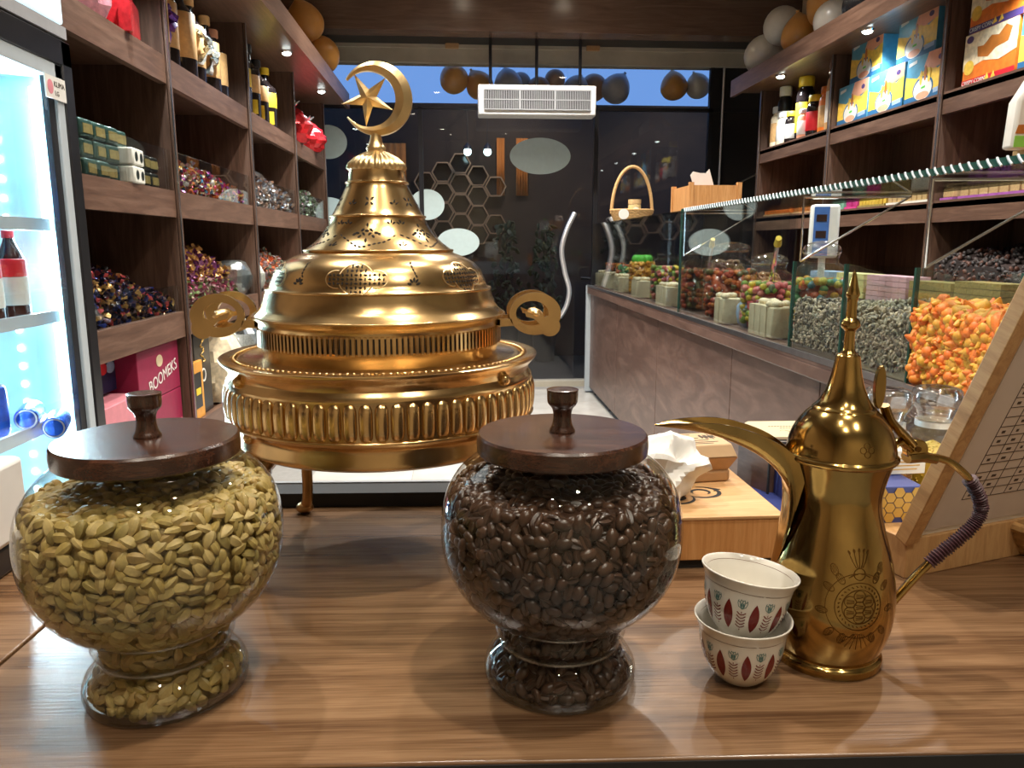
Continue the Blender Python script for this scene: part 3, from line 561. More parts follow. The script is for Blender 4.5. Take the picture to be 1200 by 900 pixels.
# packets in the upper bay beside the fridge
pk = None
for j in range(3):
    for i in range(9):
        mt = 'green_pack' if i < 6 else 'dark_pack'
        o = thing('wafer_packet', f'{["bottom", "middle", "top"][j]} row {"dark green" if i < 6 else "blackish"} packet, {["first", "second", "third", "fourth", "fifth", "sixth", "seventh", "eighth", "ninth"][i]} from the fridge', 'packet', (-1.245+.012*random.uniform(-1, 1), 2.50+i*.090, 1.588+j*.062), random.uniform(-.12, .12), 'packets in the bay beside the fridge')
        if j == 2 and i > 5: bpy.data.objects.remove(o); continue
        MB().box(-.045, -.043, 0, .045, .043, .058).build('wrapper', mt, o, bevel=.008); MB().box(.045, -.028, .012, .047, .034, .042).build('gold_label', 'gold_pack', o)
for k, (z, lab) in enumerate(((1.588, 'lower white packet among the green ones'), (1.652, 'upper white packet among the green ones'))):
    o = thing('white_packet', lab, 'packet', (-1.195, 2.985, z), .1); MB().box(-.03, -.062, 0, .03, .062, .06).build('wrapper', 'white_pack', o, bevel=.006)
    for y in (-.03, .03): MB().prism(circ(.017, 16, y, .03), .0302, .0312, YZ).build('round_print', 'dark_pack', o)
# boxes in the bottom bays
def carton(name, loc, d, mat, lab, cat='box', rz=0, top=None, grp=None):
    o = thing(name, lab, cat, loc, rz, grp); MB().box(-d[0]/2, -d[1]/2, 0, d[0]/2, d[1]/2, d[2]).build('carton', mat, o, bevel=.003)
    if top: MB().box(-d[0]/2+.005, -d[1]/2+.005, d[2], d[0]/2-.005, d[1]/2-.005, d[2]+.002).build('top_panel', top, o)
    return o
FACE = (PI/2, 0, PI/2)
bx = carton('biscuit_box', (-1.30, 3.11, .775), (.20, .42, .20), 'maroon_card', 'maroon box with white lettering in the bottom bay, upper of two', top='magenta_pack')
text('BOOMEKS', .066, (.1015, .03, .075), (Euler(FACE).to_matrix() @ Matrix.Rotation(R(11), 3, 'Z')).to_euler(), 'white_card', bx); MB().prism(circ(.032, 20, .0, .14, .024), .1005, .102, YZ).build('round_emblem', 'cream_card', bx)
bx = carton('biscuit_box', (-1.30, 3.11, .592), (.20, .42, .18), 'maroon_card', 'maroon box under the other lettered one in the bottom bay'); MB().box(.1003, -.2, .02, .1015, .2, .05).build('pale_stripe', 'pink_card', bx)
bx = carton('biscuit_box', (-1.29, 2.66, .592), (.22, .40, .24), 'pink_card', 'pink box with maroon stripe in the bottom bay beside the fridge')
MB().box(.1103, -.2, .08, .1113, .2, .14).build('maroon_stripe', 'maroon_card', bx)
for i in range(6): MB().prism(circ(.016, 12, -.15+i*.06, .11), .1113, .1125, YZ).build('round_print', 'white_card', bx)
bx = carton('biscuit_box', (-1.36, 2.70, .84), (.16, .44, .13), 'navy_card', 'dark navy box lying on the pink box')
for y, m_ in ((-.1, 'blue_pack'), (.0, 'white_card'), (.1, 'red_label'), (.16, 'blue_pack')): MB().prism(circ(.035, 14, y, .09, .022), .0803, .0815, YZ).build('colour_print', m_, bx)
bx = carton('biscuit_box', (-1.50, 2.70, .592), (.14, .40, .44), 'navy_card', 'tall navy box at the back of the bottom bay')
bx = carton('tall_box', (-1.27, 3.62, .592), (.14, .22, .46), 'black_plastic', 'tall black box with gold lettering in the second bottom bay')
MB().tube([(.0716, .020*math.sin(t*2.2)+.008*math.sin(t*5), .24+.016*t) for t in np.linspace(0, 12, 60)], [.003+.002*math.sin(k*.9) for k in range(60)], 6).build('gold_script', 'gold_print', bx); MB().ring(circ(.032, 20, 0, .18), circ(.024, 20, 0, .18), .0703, .0715, YZ).build('ring_print', 'white_card', bx)
bx = carton('tall_box', (-1.22, 3.49, .592), (.07, .15, .26), 'orange_card', 'small orange box in front of the tall black box'); MB().box(.0353, -.045, .05, .0363, .045, .21).build('dark_label', 'black_plastic', bx); MB().box(.0363, -.03, .11, .0372, .03, .14).build('yellow_label', 'yellow_card', bx)
foil_bag('snack_bag', (-1.26, 3.92, .592), .30, .42, 'snack_cream', 'cream plastic snack bag behind the brazier rim', 'snack bag', neck=None); foil_bag('snack_bag', (-1.24, 4.28, .592), .30, .40, 'silver_foil', 'silvery snack bag at the end of the second bottom bay', 'snack bag', neck=None)
heap('red_sweet', 'candy_orange', XA, XB, LP[2]+.03, LP[3]-.1, .58, slope(.34, .40), 25, 'red sweet in the bottom third bay behind the brass handle', 'sweet', 'red sweets in the bottom third bay', sc=1.7, extra=250, stuff_label='mass of red sweets in the bottom third bay')

# ------------------------------------------------------------------ drinks fridge
fx0, fx1, fy0, fy1 = -1.655, -1.10, 1.46, 2.40
fr = thing('drinks_fridge', 'tall glass door drinks fridge glowing with white light', 'fridge', (fx0, fy0, 0))
mb = MB(); mb.box(fx0, fy0, .12, fx0+.03, fy1, 1.92).box(fx0, fy0, 0, fx1-.04, fy1, .30).box(fx0, fy0, 1.86, fx1-.04, fy1, 2.45).box(fx0, fy0, .3, fx1-.04, fy0+.03, 1.86).build('cabinet', 'black_plastic', fr, True)
MB().box(fx0, fy1-.03, .3, fx1-.04, fy1, 1.86).build('cabinet_side', 'black_plastic', fr, True)
MB().box(fx0+.03, fy1-.05, .3, fx1-.05, fy1-.03, 1.86).box(fx0+.03, fy0+.03, .3, fx0+.05, fy1-.03, 1.86).box(fx0+.03, fy0+.03, .30, fx1-.05, fy1-.03, .32).box(fx0+.03, fy0+.03, 1.83, fx1-.05, fy1-.03, 1.86).build('inner_lining', 'fridge_inner', fr, True)
MB().box(fx1-.04, fy1-.055, .28, fx1, fy1, 1.93).box(fx1-.04, fy0, .28, fx1, fy0+.05, 1.93).box(fx1-.04, fy0, 1.86, fx1, fy1, 1.93).box(fx1-.04, fy0, .20, fx1, fy1, .30).build('black_frame', 'black_plastic', fr, True, bevel=.004)
dr = MB().box(fx1-.03, fy1-.095, .30, fx1-.004, fy1-.057, 1.86).box(fx1-.03, fy0+.05, .30, fx1-.004, fy0+.09, 1.86).box(fx1-.03, fy0+.05, 1.82, fx1-.004, fy1-.057, 1.86).box(fx1-.03, fy0+.05, .30, fx1-.004, fy1-.057, .34).build('door_frame', 'fridge_frame', fr, True, bevel=.003)
MB().box(fx1-.028, fy1-.13, .34, fx1-.012, fy1-.097, 1.82).build('door_seal', 'dark_steel', fr, True)
MB().box(fx1-.02, fy0+.09, .34, fx1-.014, fy1-.096, 1.82).build('door_glass', 'clear_glass', fr, True)
MB().box(fx1-.025, fy0+.01, 1.97, fx1+.004, fy1-.03, 2.44).build('sign_panel', 'lightbox', fr, True, bevel=.01); MB().box(fx1-.03, fy0, 1.935, fx1+.002, fy1-.02, 1.968).build('sign_trim', 'grey_plastic', fr, True)
def strip(x, y):
    o = MB().box(x-.012, y-.006, .36, x+.012, y+.006, 1.80).build('led_strip', 'led', fr, True)
strip(fx1-.075, fy1-.072)
d0 = None
for x, y in ((-1.30, fy1-.054), (-1.42, fy1-.054), (-1.50, fy1-.054)):
    for k in range(26):
        z = .42+k*.054
        if d0 is None: d0 = MB().ell((0,0,0), (.010,.006,.010), 8, 6).build('led_dot', 'led_dot', fr); d0.location = (x-fx0, y-fy0, z)
        else: share(d0, 'led_dot', fr, (x-fx0, y-fy0, z))
al = bpy.data.lights.new('fridge_tube', 'AREA'); al.shape = 'RECTANGLE'; al.size = .05; al.size_y = 1.4; al.energy = 22; al.color = (.66,.88,1)
ao = bpy.data.objects.new('fridge_tube', al); COL.objects.link(ao); ao.location = (-1.25, 2.31, 1.1); ao.rotation_euler = Euler((PI/2, 0, PI+R(35)))
al.energy = 36
al2 = al.copy(); al2.energy = 12; ao2 = bpy.data.objects.new('fridge_tube', al2); COL.objects.link(ao2); ao2.location = (-1.22, 1.54, 1.1); ao2.rotation_euler = Euler((PI/2, 0, R(18)))
for i, z in enumerate((.62, .86, 1.16, 1.42)):
    MB().box(fx0+.05, fy0+.04, z, fx1-.07, fy1-.055, z+.012).build('wire_shelf', 'clear_glass', fr, True); MB().box(fx1-.078, fy0+.04, z-.012, fx1-.066, fy1-.055, z+.022).build('shelf_rail', 'fridge_frame', fr, True)
def soda(loc, lab, top='red_label'):
    o = thing('soda_bottle', lab, 'bottle', loc, group='bottles in the fridge'); r = .036; h = .235
    MB().lathe(smooth_prof([(0,0), (r*.9,0), (r,.012), (r*.95,.07), (r,.12), (r*.9,.16), (r*.4,.205), (r*.36,.22)], 4), 22).build('body', 'cola', o)
    MB().lathe([(r*1.01,.035), (r*1.03,.036), (r*1.03,.11), (r*1.01,.111)], 22, cap0=False, cap1=False).build('lower_label', 'white_card', o); MB().lathe([(r*1.01,.112), (r*1.035,.113), (r*1.0,.158), (r*.9,.160)], 22, cap0=False, cap1=False).build('upper_label', top, o)
    MB().lathe([(r*.42,.215), (r*.42,.235), (0,.236)], 16).build('cap', top, o)
for i, (x, y) in enumerate(((-1.22, 2.20), (-1.22, 2.08), (-1.23, 1.95), (-1.33, 2.22))): soda((x, y, 1.172), ['red capped soda bottle nearest the bright strip', 'second red capped soda bottle on the fridge shelf', 'third red capped soda bottle on the fridge shelf', 'red capped soda bottle standing behind the others'][i])
def can(loc, lab, rx=0):
    o = thing('drink_can', lab, 'can', loc, group='blue cans in the fridge'); 
    MB().lathe(smooth_prof([(0,.004), (.024,0), (.029,.006), (.031,.02), (.031,.118), (.026,.132)], 3), 22).build('body', 'can_blue', o); MB().lathe([(.026,.131), (.0265,.135), (.023,.135), (.022,.131), (0,.131)], 22).build('lid', 'steel', o); o.rotation_euler = (rx, 0, .35)
can((-1.22, 2.23, .905), 'blue drink can lying on the fridge shelf, upper one', PI/2); can((-1.16, 2.25, .875), 'blue drink can lying at the shelf edge, lower one', PI/2); can((-1.22, 2.05, .874), 'upright blue drink can further inside the fridge'); can((-1.24, 1.92, .874), 'second upright blue drink can inside the fridge'); can((-1.24, 2.1, 1.432), 'upright blue can on the upper fridge shelf'); can((-1.24, 1.98, 1.432), 'second blue can on the upper fridge shelf')
st = thing('fridge_sticker', 'small white paper sticker with red mark on the fridge door', 'sticker', (fx1, 2.30, 1.79)); MB().box(-.002, -.062, -.03, .0015, .045, .03).build('paper', 'white_card', st)
MB().prism(circ(.015, 18, -.038, 0, .019), .0015, .0022, YZ).build('round_mark', 'pink_card', st); text('KLIMA', .020, (.002, .010, .010), FACE, 'ink', st); text('LG', .018, (.002, -.005, -.014), FACE, 'ink', st)

# ------------------------------------------------------------------ sweets counter with glass case
CX, CZ = 1.19, 1.0
sc_ = thing('sweets_counter', 'long brown wooden sweets counter under the glass case', 'counter', (CX, 1.0, 0))
MB().box(CX+.02, .97, .06, CX+.70, 7.04, CZ-.02).build('carcass', 'black_matt', sc_, True)
ys = [.97, 1.62, 2.44, 3.28, 4.57, 5.80, 7.0]
for a, b in zip(ys[:-1], ys[1:]): MB().box(CX, a+.003, .06, CX+.02, b-.003, CZ-.07).build('front_panel', 'case_wood', sc_, True, bevel=.002)
MB().box(CX-.035, .97, CZ-.07, CX+.02, 7.0, CZ-.02).build('ledge', 'case_wood', sc_, True, bevel=.006); MB().box(CX-.035, .97, CZ-.02, CX+.70, 7.02, CZ).build('top_board', 'case_wood', sc_, True); MB().box(CX-.037, .97, CZ-.008, CX-.03, 7.0, CZ+.012).build('metal_edge', 'steel', sc_, True)
MB().box(CX-.04, 7.0, .02, CX+.70, 7.045, CZ+.0).build('end_panel', 'fridge_frame', sc_, True)
for y in (6.9, 6.2, 5.4, 4.6): MB().lathe([(.02, 0), (.025, .06)], 10, (CX+.05, y, 0)).build('foot', 'black_plastic', sc_, True)
gc = thing('glass_case', 'clear glass display case with roped top edge on the sweets counter', 'display case', (CX, 1.4, CZ))
GT = 1.545
for a, b in ((2.71, 4.15), (4.16, 5.6), (5.61, 6.98)): MB().box(CX, a, CZ+.002, CX+.008, b, GT-.004).build('front_pane', 'case_glass', gc, True)
for a, b in ((1.2, 1.56), (1.57, 1.95), (1.96, 2.70)): MB().box(CX, a, CZ+.002, CX+.008, b, 1.31).build('bin_pane', 'case_glass', gc, True)
for y in (1.565, 1.955, 2.33, 2.705, 4.155):
    z1 = 1.31 if y < 4 else GT
    MB().prism([(CX+.01, CZ+.002), (CX+.60, CZ+.002), (CX+.60, 1.16 if y < 4 else GT), (CX+.01, z1)], y-.003, y+.003, Matrix(((1,0,0,0),(0,0,1,0),(0,1,0,0),(0,0,0,1)))).build('partition', 'case_glass', gc, True)
    MB().box(CX-.002, y-.004, CZ+.002, CX+.010, y+.004, z1).build('joint_strip', 'glass_edge', gc, True)
for a, b in ((1.2, 2.70), (2.71, 4.15), (4.16, 6.98)): MB().box(CX, a, GT-.004, CX+.42, b, GT+.004).build('top_pane', 'case_glass', gc, True)
MB().box(CX-.004, 1.2, GT-.006, CX+.0, 4.15, GT+.012).build('top_edge', 'glass_edge', gc, True)
mb = MB()
for k in range(88):
    y = 1.25+k*.0325; mb.tube([(CX-.006, y-.010, GT-.006), (CX-.007, y, GT+.004), (CX-.004, y+.010, GT+.013)], .0032, 5)
mb.build('edge_beads', 'fridge_frame', gc, True)
for y in (2.70, 4.15, 1.95):
    MB().tube([(CX+.02, y, GT-.01), (CX+.02, y, 1.31)], .004, 6).tube([(CX+.02, y, 1.31), (CX+.38, y-.05, GT-.01)], .004, 6).tube([(CX+.02, y, GT-.012), (CX+.38, y-.05, GT-.012)], .004, 6).build('support_bracket', 'chrome', gc, True)
# bins: seeds and cone snacks
seed_m = MB().ell((0,0,0), (.0085,.0045,.003), 6, 4)
for a, b, lab in ((1.965, 2.32, 'mass of grey striped sunflower seeds beside the orange snacks'), (2.34, 2.695, 'mass of brownish mixed seeds beside the gummy jar')):
    heap('sunflower_seed', 'sunflower', CX+.012, CX+.5, a, b, CZ+.002, slope(.15, .155), 0, '', 'seeds', None, seed_m, sc=1.5, extra=3600, top_share=.35, stuff_label=lab, facex=-1)
for o in list(COL.objects):
    if o.name.startswith('sunflower_seed_mass'): o.data.materials[0] = MATS['sunflower']
mb = MB(); n = 7
cone = [(.006, -.018), (.012, -.010), (.011, .002), (.006, .014), (.0015, .022)]
mb.lathe(cone, n, cap1=True)
heap('cone_snack', 'corn_snack', CX+.014, CX+.55, 1.575, 1.945, CZ+.002, lambda u, t: (.215-.05*u)*(.90+.10*t)*(1+.05*math.sin(11*t)), 150, 'orange corn cone snack heaped in the glass bin', 'snack', 'corn cone snacks in the glass bin', mb, sc=1.45, extra=1500, top_share=.3, stuff_label='mass of orange corn cone snacks in the glass bin nearest the wooden frame', facex=-1)
heap('cone_snack', 'corn_snack', CX+.014, CX+.55, 1.20, 1.555, CZ+.002, lambda u, t: .19-.06*u, 60, 'orange corn cone snack in the bin behind the leaning frame', 'snack', 'corn cone snacks in the second bin', mb, sc=1.45, extra=900, top_share=.3, stuff_label='mass of orange corn cone snacks behind the leaning frame', facex=-1)
sp = thing('metal_scoop', 'metal scoop handle stuck in the orange snacks', 'scoop', (CX+.20, 1.66, 1.19)); MB().tube([(0,0,0), (.09,-.02,.07)], .008, 10).build('handle', 'chrome', sp); MB().lathe([(0,0),(.025,.005),(.03,.05)], 14, (0,0,-.04), cap1=False).build('bowl', 'steel', sp)
# goods on the step behind the bins
stp = MB().box(CX+.56, 2.38, CZ+.001, CX+.69, 3.95, 1.13).build('display_step', 'case_wood'); tag(stp, 'low wooden step at the back of the glass case', 'step')
def brick_pack(loc, d, mat, lab, nx=4, ny=4):
    o = thing('sweet_block', lab, 'sweets', loc, group='wrapped blocks behind the bins')
    q = None
    for i in range(nx):
        for j in range(ny):
            c = (0, -d[1]/2+d[1]*(i+.5)/nx, d[2]*(j+.5)/ny)
            if q is None: q = MB().box(-d[0]/2, -d[1]/nx*.48, -d[2]/ny*.46, d[0]/2, d[1]/nx*.48, d[2]/ny*.46).build('wrapped_piece', mat, o, bevel=.004); q.location = c
            else: share(q, 'wrapped_piece', o, c)
brick_pack((CX+.62, 3.70, 1.132), (.10, .20, .11), 'blue_pack', 'stack of pale blue wrapped blocks behind the scale pole'); brick_pack((CX+.62, 3.40, 1.132), (.10, .25, .11), 'yellow_pack', 'stack of pale yellow wavy blocks beside the blue ones'); brick_pack((CX+.62, 3.10, 1.132), (.10, .30, .11), 'rose_pack', 'stack of pale pink wrapped blocks behind the brass finial', 6, 5)
brick_pack((CX+.62, 2.80, 1.132), (.10, .26, .10), 'gold_pack', 'stack of dull gold blocks behind the orange snacks', 6, 3); brick_pack((CX+.62, 2.53, 1.132), (.10, .24, .11), 'gold_pack', 'brighter gold block stack near the leaning frame', 7, 5)
# scale display on a pole
sd = thing('scale_display', 'white and blue scale display on a pole in the case', 'scale display', (CX+.30, 3.12, 1.0), -.25)
MB().tube([(0,0,0), (0,0,.33)], .014, 12).build('pole', 'white_plastic', sd); MB().box(-.055, -.03, .315, .055, .03, .53).build('housing', 'white_plastic', sd, bevel=.012); MB().box(-.047, -.034, .325, .012, -.03, .52).build('blue_face', 'scale_blue', sd)
for z in (.475, .41): MB().box(-.038, -.036, z-.014, .002, -.034, z+.014).build('digit_window', 'screen_dark', sd)
# gummy jars and nougat packs on the counter
def sweet_jar(loc, r, h, mat, lab, stopper=False, n=60, lidmat=None, fill=.72, base=None):
    o = thing('sweet_jar', lab, 'jar', loc, group='glass jars in the case')
    MB().lathe(smooth_prof([(r*.8, 0), (r, .02), (r*1.02, h*.45), (r*.95, h*.8), (r*.62, h*.92), (r*.66, h)], 4), 24, cap1=False).build('glass_body', 'clear_glass', o)
    mb = MB(); mb.lathe([(0,.006), (r*.70,.006), (r*.76,.03), (r*.76, h*fill*.93), (0, h*fill*.96)], 16)
    for i in range(n*4):
        a = random.uniform(0, 2*PI); z = random.uniform(.02, h*fill); q = r*.86*(1 if random.random() < .8 else random.random())
        if q < r*.8: z = h*fill*.97
        mb.ell((q*math.cos(a), q*math.sin(a), z), (.017,.017,.015), 7, 5)
    f = mb.build('sweets', mat, o, sharp=180); f['kind'] = 'stuff'
    if lidmat: MB().lathe(smooth_prof([(r*.60,h), (r*.7,h+.01), (r*.6,h+.035), (r*.2,h+.05), (0,h+.052)], 3), 20).build('lid', lidmat, o)
    return o
for y, r, h, mt, lab, lid in [(6.70, .085, .28, 'gummy_red', 'reddish jar at the far end of the case', None), (6.22, .09, .28, 'gummy', 'jar of mixed gummies behind a nougat pack', None), (5.70, .095, .33, 'gold_drop', 'jar of golden drops shaped like a pineapple with green leaves', None), (4.98, .11, .31, 'sugar_ball', 'jar of pink and yellow gummies by the second case joint', None),
                              (4.32, .10, .31, 'gummy_red', 'dark red jar just behind the case joint', 'film'), (3.80, .13, .33, 'gummy_red', 'big jar of red brown jelly sweets', 'film'), (3.32, .115, .28, 'sugar_ball', 'jar of colourful sugar balls with a scoop', 'film'), (2.83, .10, .33, 'gummy', 'tall jar of orange and green gummies beside the seeds', 'film')]:
    o = sweet_jar((CX+.16, y, CZ+.002), r, h, mt, lab, lidmat=lid)
    if mt == 'gold_drop':
        mb = MB()
        for i in range(7): a = i*.9; mb.ell((.05*math.cos(a), .05*math.sin(a), h*.72+.02), (.03,.02,.035), 8, 6)
        mb.build('leafy_top', 'green_plastic', o, sharp=180)
for p0, p1, lab in (((1.36, 4.2, 1.16), (1.32, 4.02, 1.36), 'steel tongs with yellow tip in the dark red jar'), ((1.37, 3.34, 1.2), (1.27, 3.05, 1.37), 'steel scoop with yellow tip in the sugar ball jar')):
    o = thing('tongs', lab, 'tongs', p0); MB().tube([p0, p1], .010, 8).build('shaft', 'chrome', o, True); d = (Vector(p1)-Vector(p0)).normalized(); MB().tube([Vector(p1), Vector(p1)+d*.05], [.016,.012], 8).build('tip', 'yellow_card', o, True)
def nougat(loc, n, d, lab):
    o = thing('nougat_pack', lab, 'sweets', loc, group='nougat bars along the case'); q = None
    for i in range(n):
        c = (0, (i-(n-1)/2)*d[1], 0)
        if q is None: q = MB().box(-d[0]/2, -d[1]*.46, 0, d[0]/2, d[1]*.46, d[2]).build('nougat_bar', 'nougat', o, bevel=.006); q.location = c
        else: share(q, 'nougat_bar', o, c)
    pl = MB()
    for i in range(n*3): pl.ell((random.uniform(-.4,.4)*d[0], (random.uniform(-.5,.5))*d[1]*n*.9, d[2]+.01), (.02,.016,.014), 7, 5)
    pl.build('nut_topping', 'snack_cream', o, sharp=180)
for y, n, h, lab in [(6.86, 2, .12, 'short nougat pack at the far case end'), (6.45, 2, .12, 'nougat pack behind the second door pull'), (5.98, 3, .12, 'nougat pack beside the pineapple jar'), (5.35, 3, .12, 'wide nougat pack behind the pink gummy jar'), (4.62, 4, .12, 'five bar nougat pack before the case joint'), (3.56, 2, .12, 'thick nougat pack beside the red brown jar'), (3.05, 4, .125, 'four bar nougat pack beside the tall gummy jar')]:
    nougat((CX+.075, y, CZ+.002), n, (.10, .062, h), lab)
o = pillow('paper_bag', (CX+.10, 3.38, CZ+.002), .04, .07, .06, 'blue_pack', 'small pale blue bag under the sugar ball jar', seed=5)
for y, x, h, mt, lab in ((4.45, 1.55, .27, 'date_paste', 'mound of brown date paste behind the red jar'), (3.85, 1.52, .22, 'date_paste', 'brown mound of sesame sweets near the scale pole')):
    mb = MB(); mb.lathe([(.22, 0), (.21, .10), (.14, h*.7), (.06, h*.9), (0, h*.9)], 18)
    for i in range(700):
        a = random.uniform(0, 2*PI); t = random.random(); mb.ell(((.225-.16*t)*math.cos(a), (.225-.16*t)*math.sin(a), .02+t*(h-.02)), (.020,.013,.011), 6, 4, Euler((a, t*6, a*2)).to_matrix().to_4x4())
    o = mb.build('sweet_mound', mt, sharp=60); o.location = (x, y, CZ+.002); tag(o, lab, 'sweets', kind='stuff')
# things standing on top of the case
def basket(loc, r, lab, hh=.30, rz=0, sc=1):
    o = thing('wicker_basket', lab, 'basket', loc, rz); k = 7
    for j in range(k):
        z = .008+j*.013; q = r*(.82+.18*j/(k-1)); mb = MB(); n = 40
        mb.tube([(q*1.25*math.cos(a)*(1+.012*math.cos(20*a+PI*j)), q*.8*math.sin(a)*(1+.012*math.cos(20*a+PI*j)), z) for a in np.linspace(0, 2*PI, n, endpoint=False)], .0085, 6, True); mb.build('woven_ring', 'wicker', o)
    MB().prism(circ(r*1.02, 30, 0, 0, r*.66), 0, .01).build('bottom', 'wicker', o); MB().tube([(r*1.2*math.cos(a), 0, .06+hh*math.sin(a)) for a in np.linspace(0, PI, 24)], .013, 8).build('arched_handle', 'wicker', o); return o
basket((1.36, 6.15, GT+.004), .135, 'wicker basket with tall handle on the case end', .36)
jr = thing('honey_jar', 'small honey jar standing in the wicker basket', 'jar', (1.37, 6.10, GT+.02)); MB().lathe(smooth_prof([(.045,0), (.05,.01), (.05,.10), (.042,.115)], 3), 20).build('glass_body', 'honey', jr); MB().lathe([(.05,.115), (.05,.15), (0,.151)], 20).build('lid', 'biscuit', jr); MB().prism(circ(.03, 18, 0, .06), .050, .053, XZ).build('round_label', 'white_card', jr)
tg = MB().prism(circ(.04, 20), 0, .004, XZ).build('round_tag', 'white_card'); tg.location = (1.26, 5.98, GT+.055); tag(tg, 'round white tag leaning on the wicker basket', 'tag')
wc = thing('wooden_crate', 'small orange wooden crate standing on the glass case top', 'crate', (CX+.17, 4.30, GT+.005))
for y in (-.17, .17): MB().box(-.13, y-.006, 0, .13, y+.006, .13).build('side_board', 'pine', wc)
for x in (-.13, .13): MB().box(x-.006, -.17, 0, x+.006, .17, .13).build('side_board', 'pine', wc)
for x in (-.13, .13):
    for y in (-.17, .17): MB().box(x-.012, y-.012, 0, x+.012, y+.012, .145).build('corner_post', 'pine', wc)
MB().box(-.12, -.16, 0, .12, .16, .01).build('bottom_board', 'pine', wc)
cdp = thing('price_card', 'white torn-edged card sticking out of the wooden crate', 'card', (CX+.16, 4.28, GT+.12)); MB().prism([(-.055,0), (.055,0), (.055,.10), (.03,.085), (0,.095), (-.035,.115), (-.055,.10)], 0, .003, Matrix.Rotation(R(-18), 4, 'Y') @ XZ).build('paper', 'white_card', cdp)
gs = thing('chip_packet', 'green and white snack packet on the case top at the picture edge', 'snack packet', (CX+.22, 1.845, GT+.05))
MB().prism([(-.09,0), (.09,0), (.085,.11), (.05,.17), (-.05,.17), (-.085,.11)], -.02, .02, XZ).build('packet', 'white_card', gs, bevel=.008); MB().prism([(-.087,.004), (.087,.004), (.086,.03), (-.086,.03)], .0203, .0213, XZ).build('green_band', 'green_pack_bright', gs); MB().prism([(-.086,.035), (.086,.035), (.08,.062), (-.08,.055)], .0203, .0213, XZ).build('brown_band', 'snack_brown', gs); MB().lathe([(.03,.165), (.03,.20), (0,.201)], 14).build('cap', 'green_pack_bright', gs); MB().box(-.05, -.03, -.045, .05, .03, 0).build('cork_stand', 'biscuit', gs)

# --- goods on the shelving behind the case
def small_jar(loc, r, h, body, lidm, lab, lbl='white_card'):
    o = thing('preserve_jar', lab, 'jar', loc, group='jars and bottles in the far bay'); MB().lathe(smooth_prof([(r*.9,0), (r,.01), (r,h*.68), (r*.72,h*.80), (r*.7,h*.86)], 3), 20).build('body', body, o)
    MB().lathe([(r*.8,h*.84), (r*.84,h*.86), (r*.84,h*.98), (r*.78,h), (0,h)], 20).build('cap', lidm, o); MB().lathe([(r*1.01,h*.12), (r*1.03,h*.13), (r*1.03,h*.58), (r*1.01,h*.59)], 20, cap0=False, cap1=False).build('paper_label', lbl, o)
zr = 2.112
for x, y, r, h, bd, ld, lb, lab in [(2.47, 6.06, .055, .30, 'snack_cream', 'white_plastic', 'tan_label', 'pale glass of rolled wafers at the shelf end'), (2.47, 5.93, .06, .24, 'snack_cream', 'white_plastic', 'white_card', 'short white capped jar beside the wafer glass'), (2.50, 6.02, .055, .44, 'black_plastic', 'white_plastic', 'white_card', 'tall jar with white lid and round label'),
                                     (2.46, 5.78, .05, .22, 'bottle_dark', 'yellow_card', 'white_card', 'short jar with yellow cap in the far bay'), (2.50, 5.66, .065, .44, 'bottle_dark', 'yellow_card', 'yellow_card', 'tallest jar with bright yellow cap'), (2.46, 5.55, .055, .20, 'snack_pink', 'white_plastic', 'white_card', 'small pink white capped jar'),
                                     (2.47, 5.42, .06, .27, 'bottle_dark', 'yellow_card', 'red_label', 'jar with yellow cap and red label'), (2.48, 5.28, .05, .30, 'snack_orange', 'snack_orange', 'tan_label', 'slim orange bottle in the far bay'), (2.47, 5.16, .05, .42, 'tan_label', 'chrome', 'white_card', 'tall pale bottle against the shelf post')]:
    small_jar((x, y, zr), r, h, bd, ld, lab, lb)
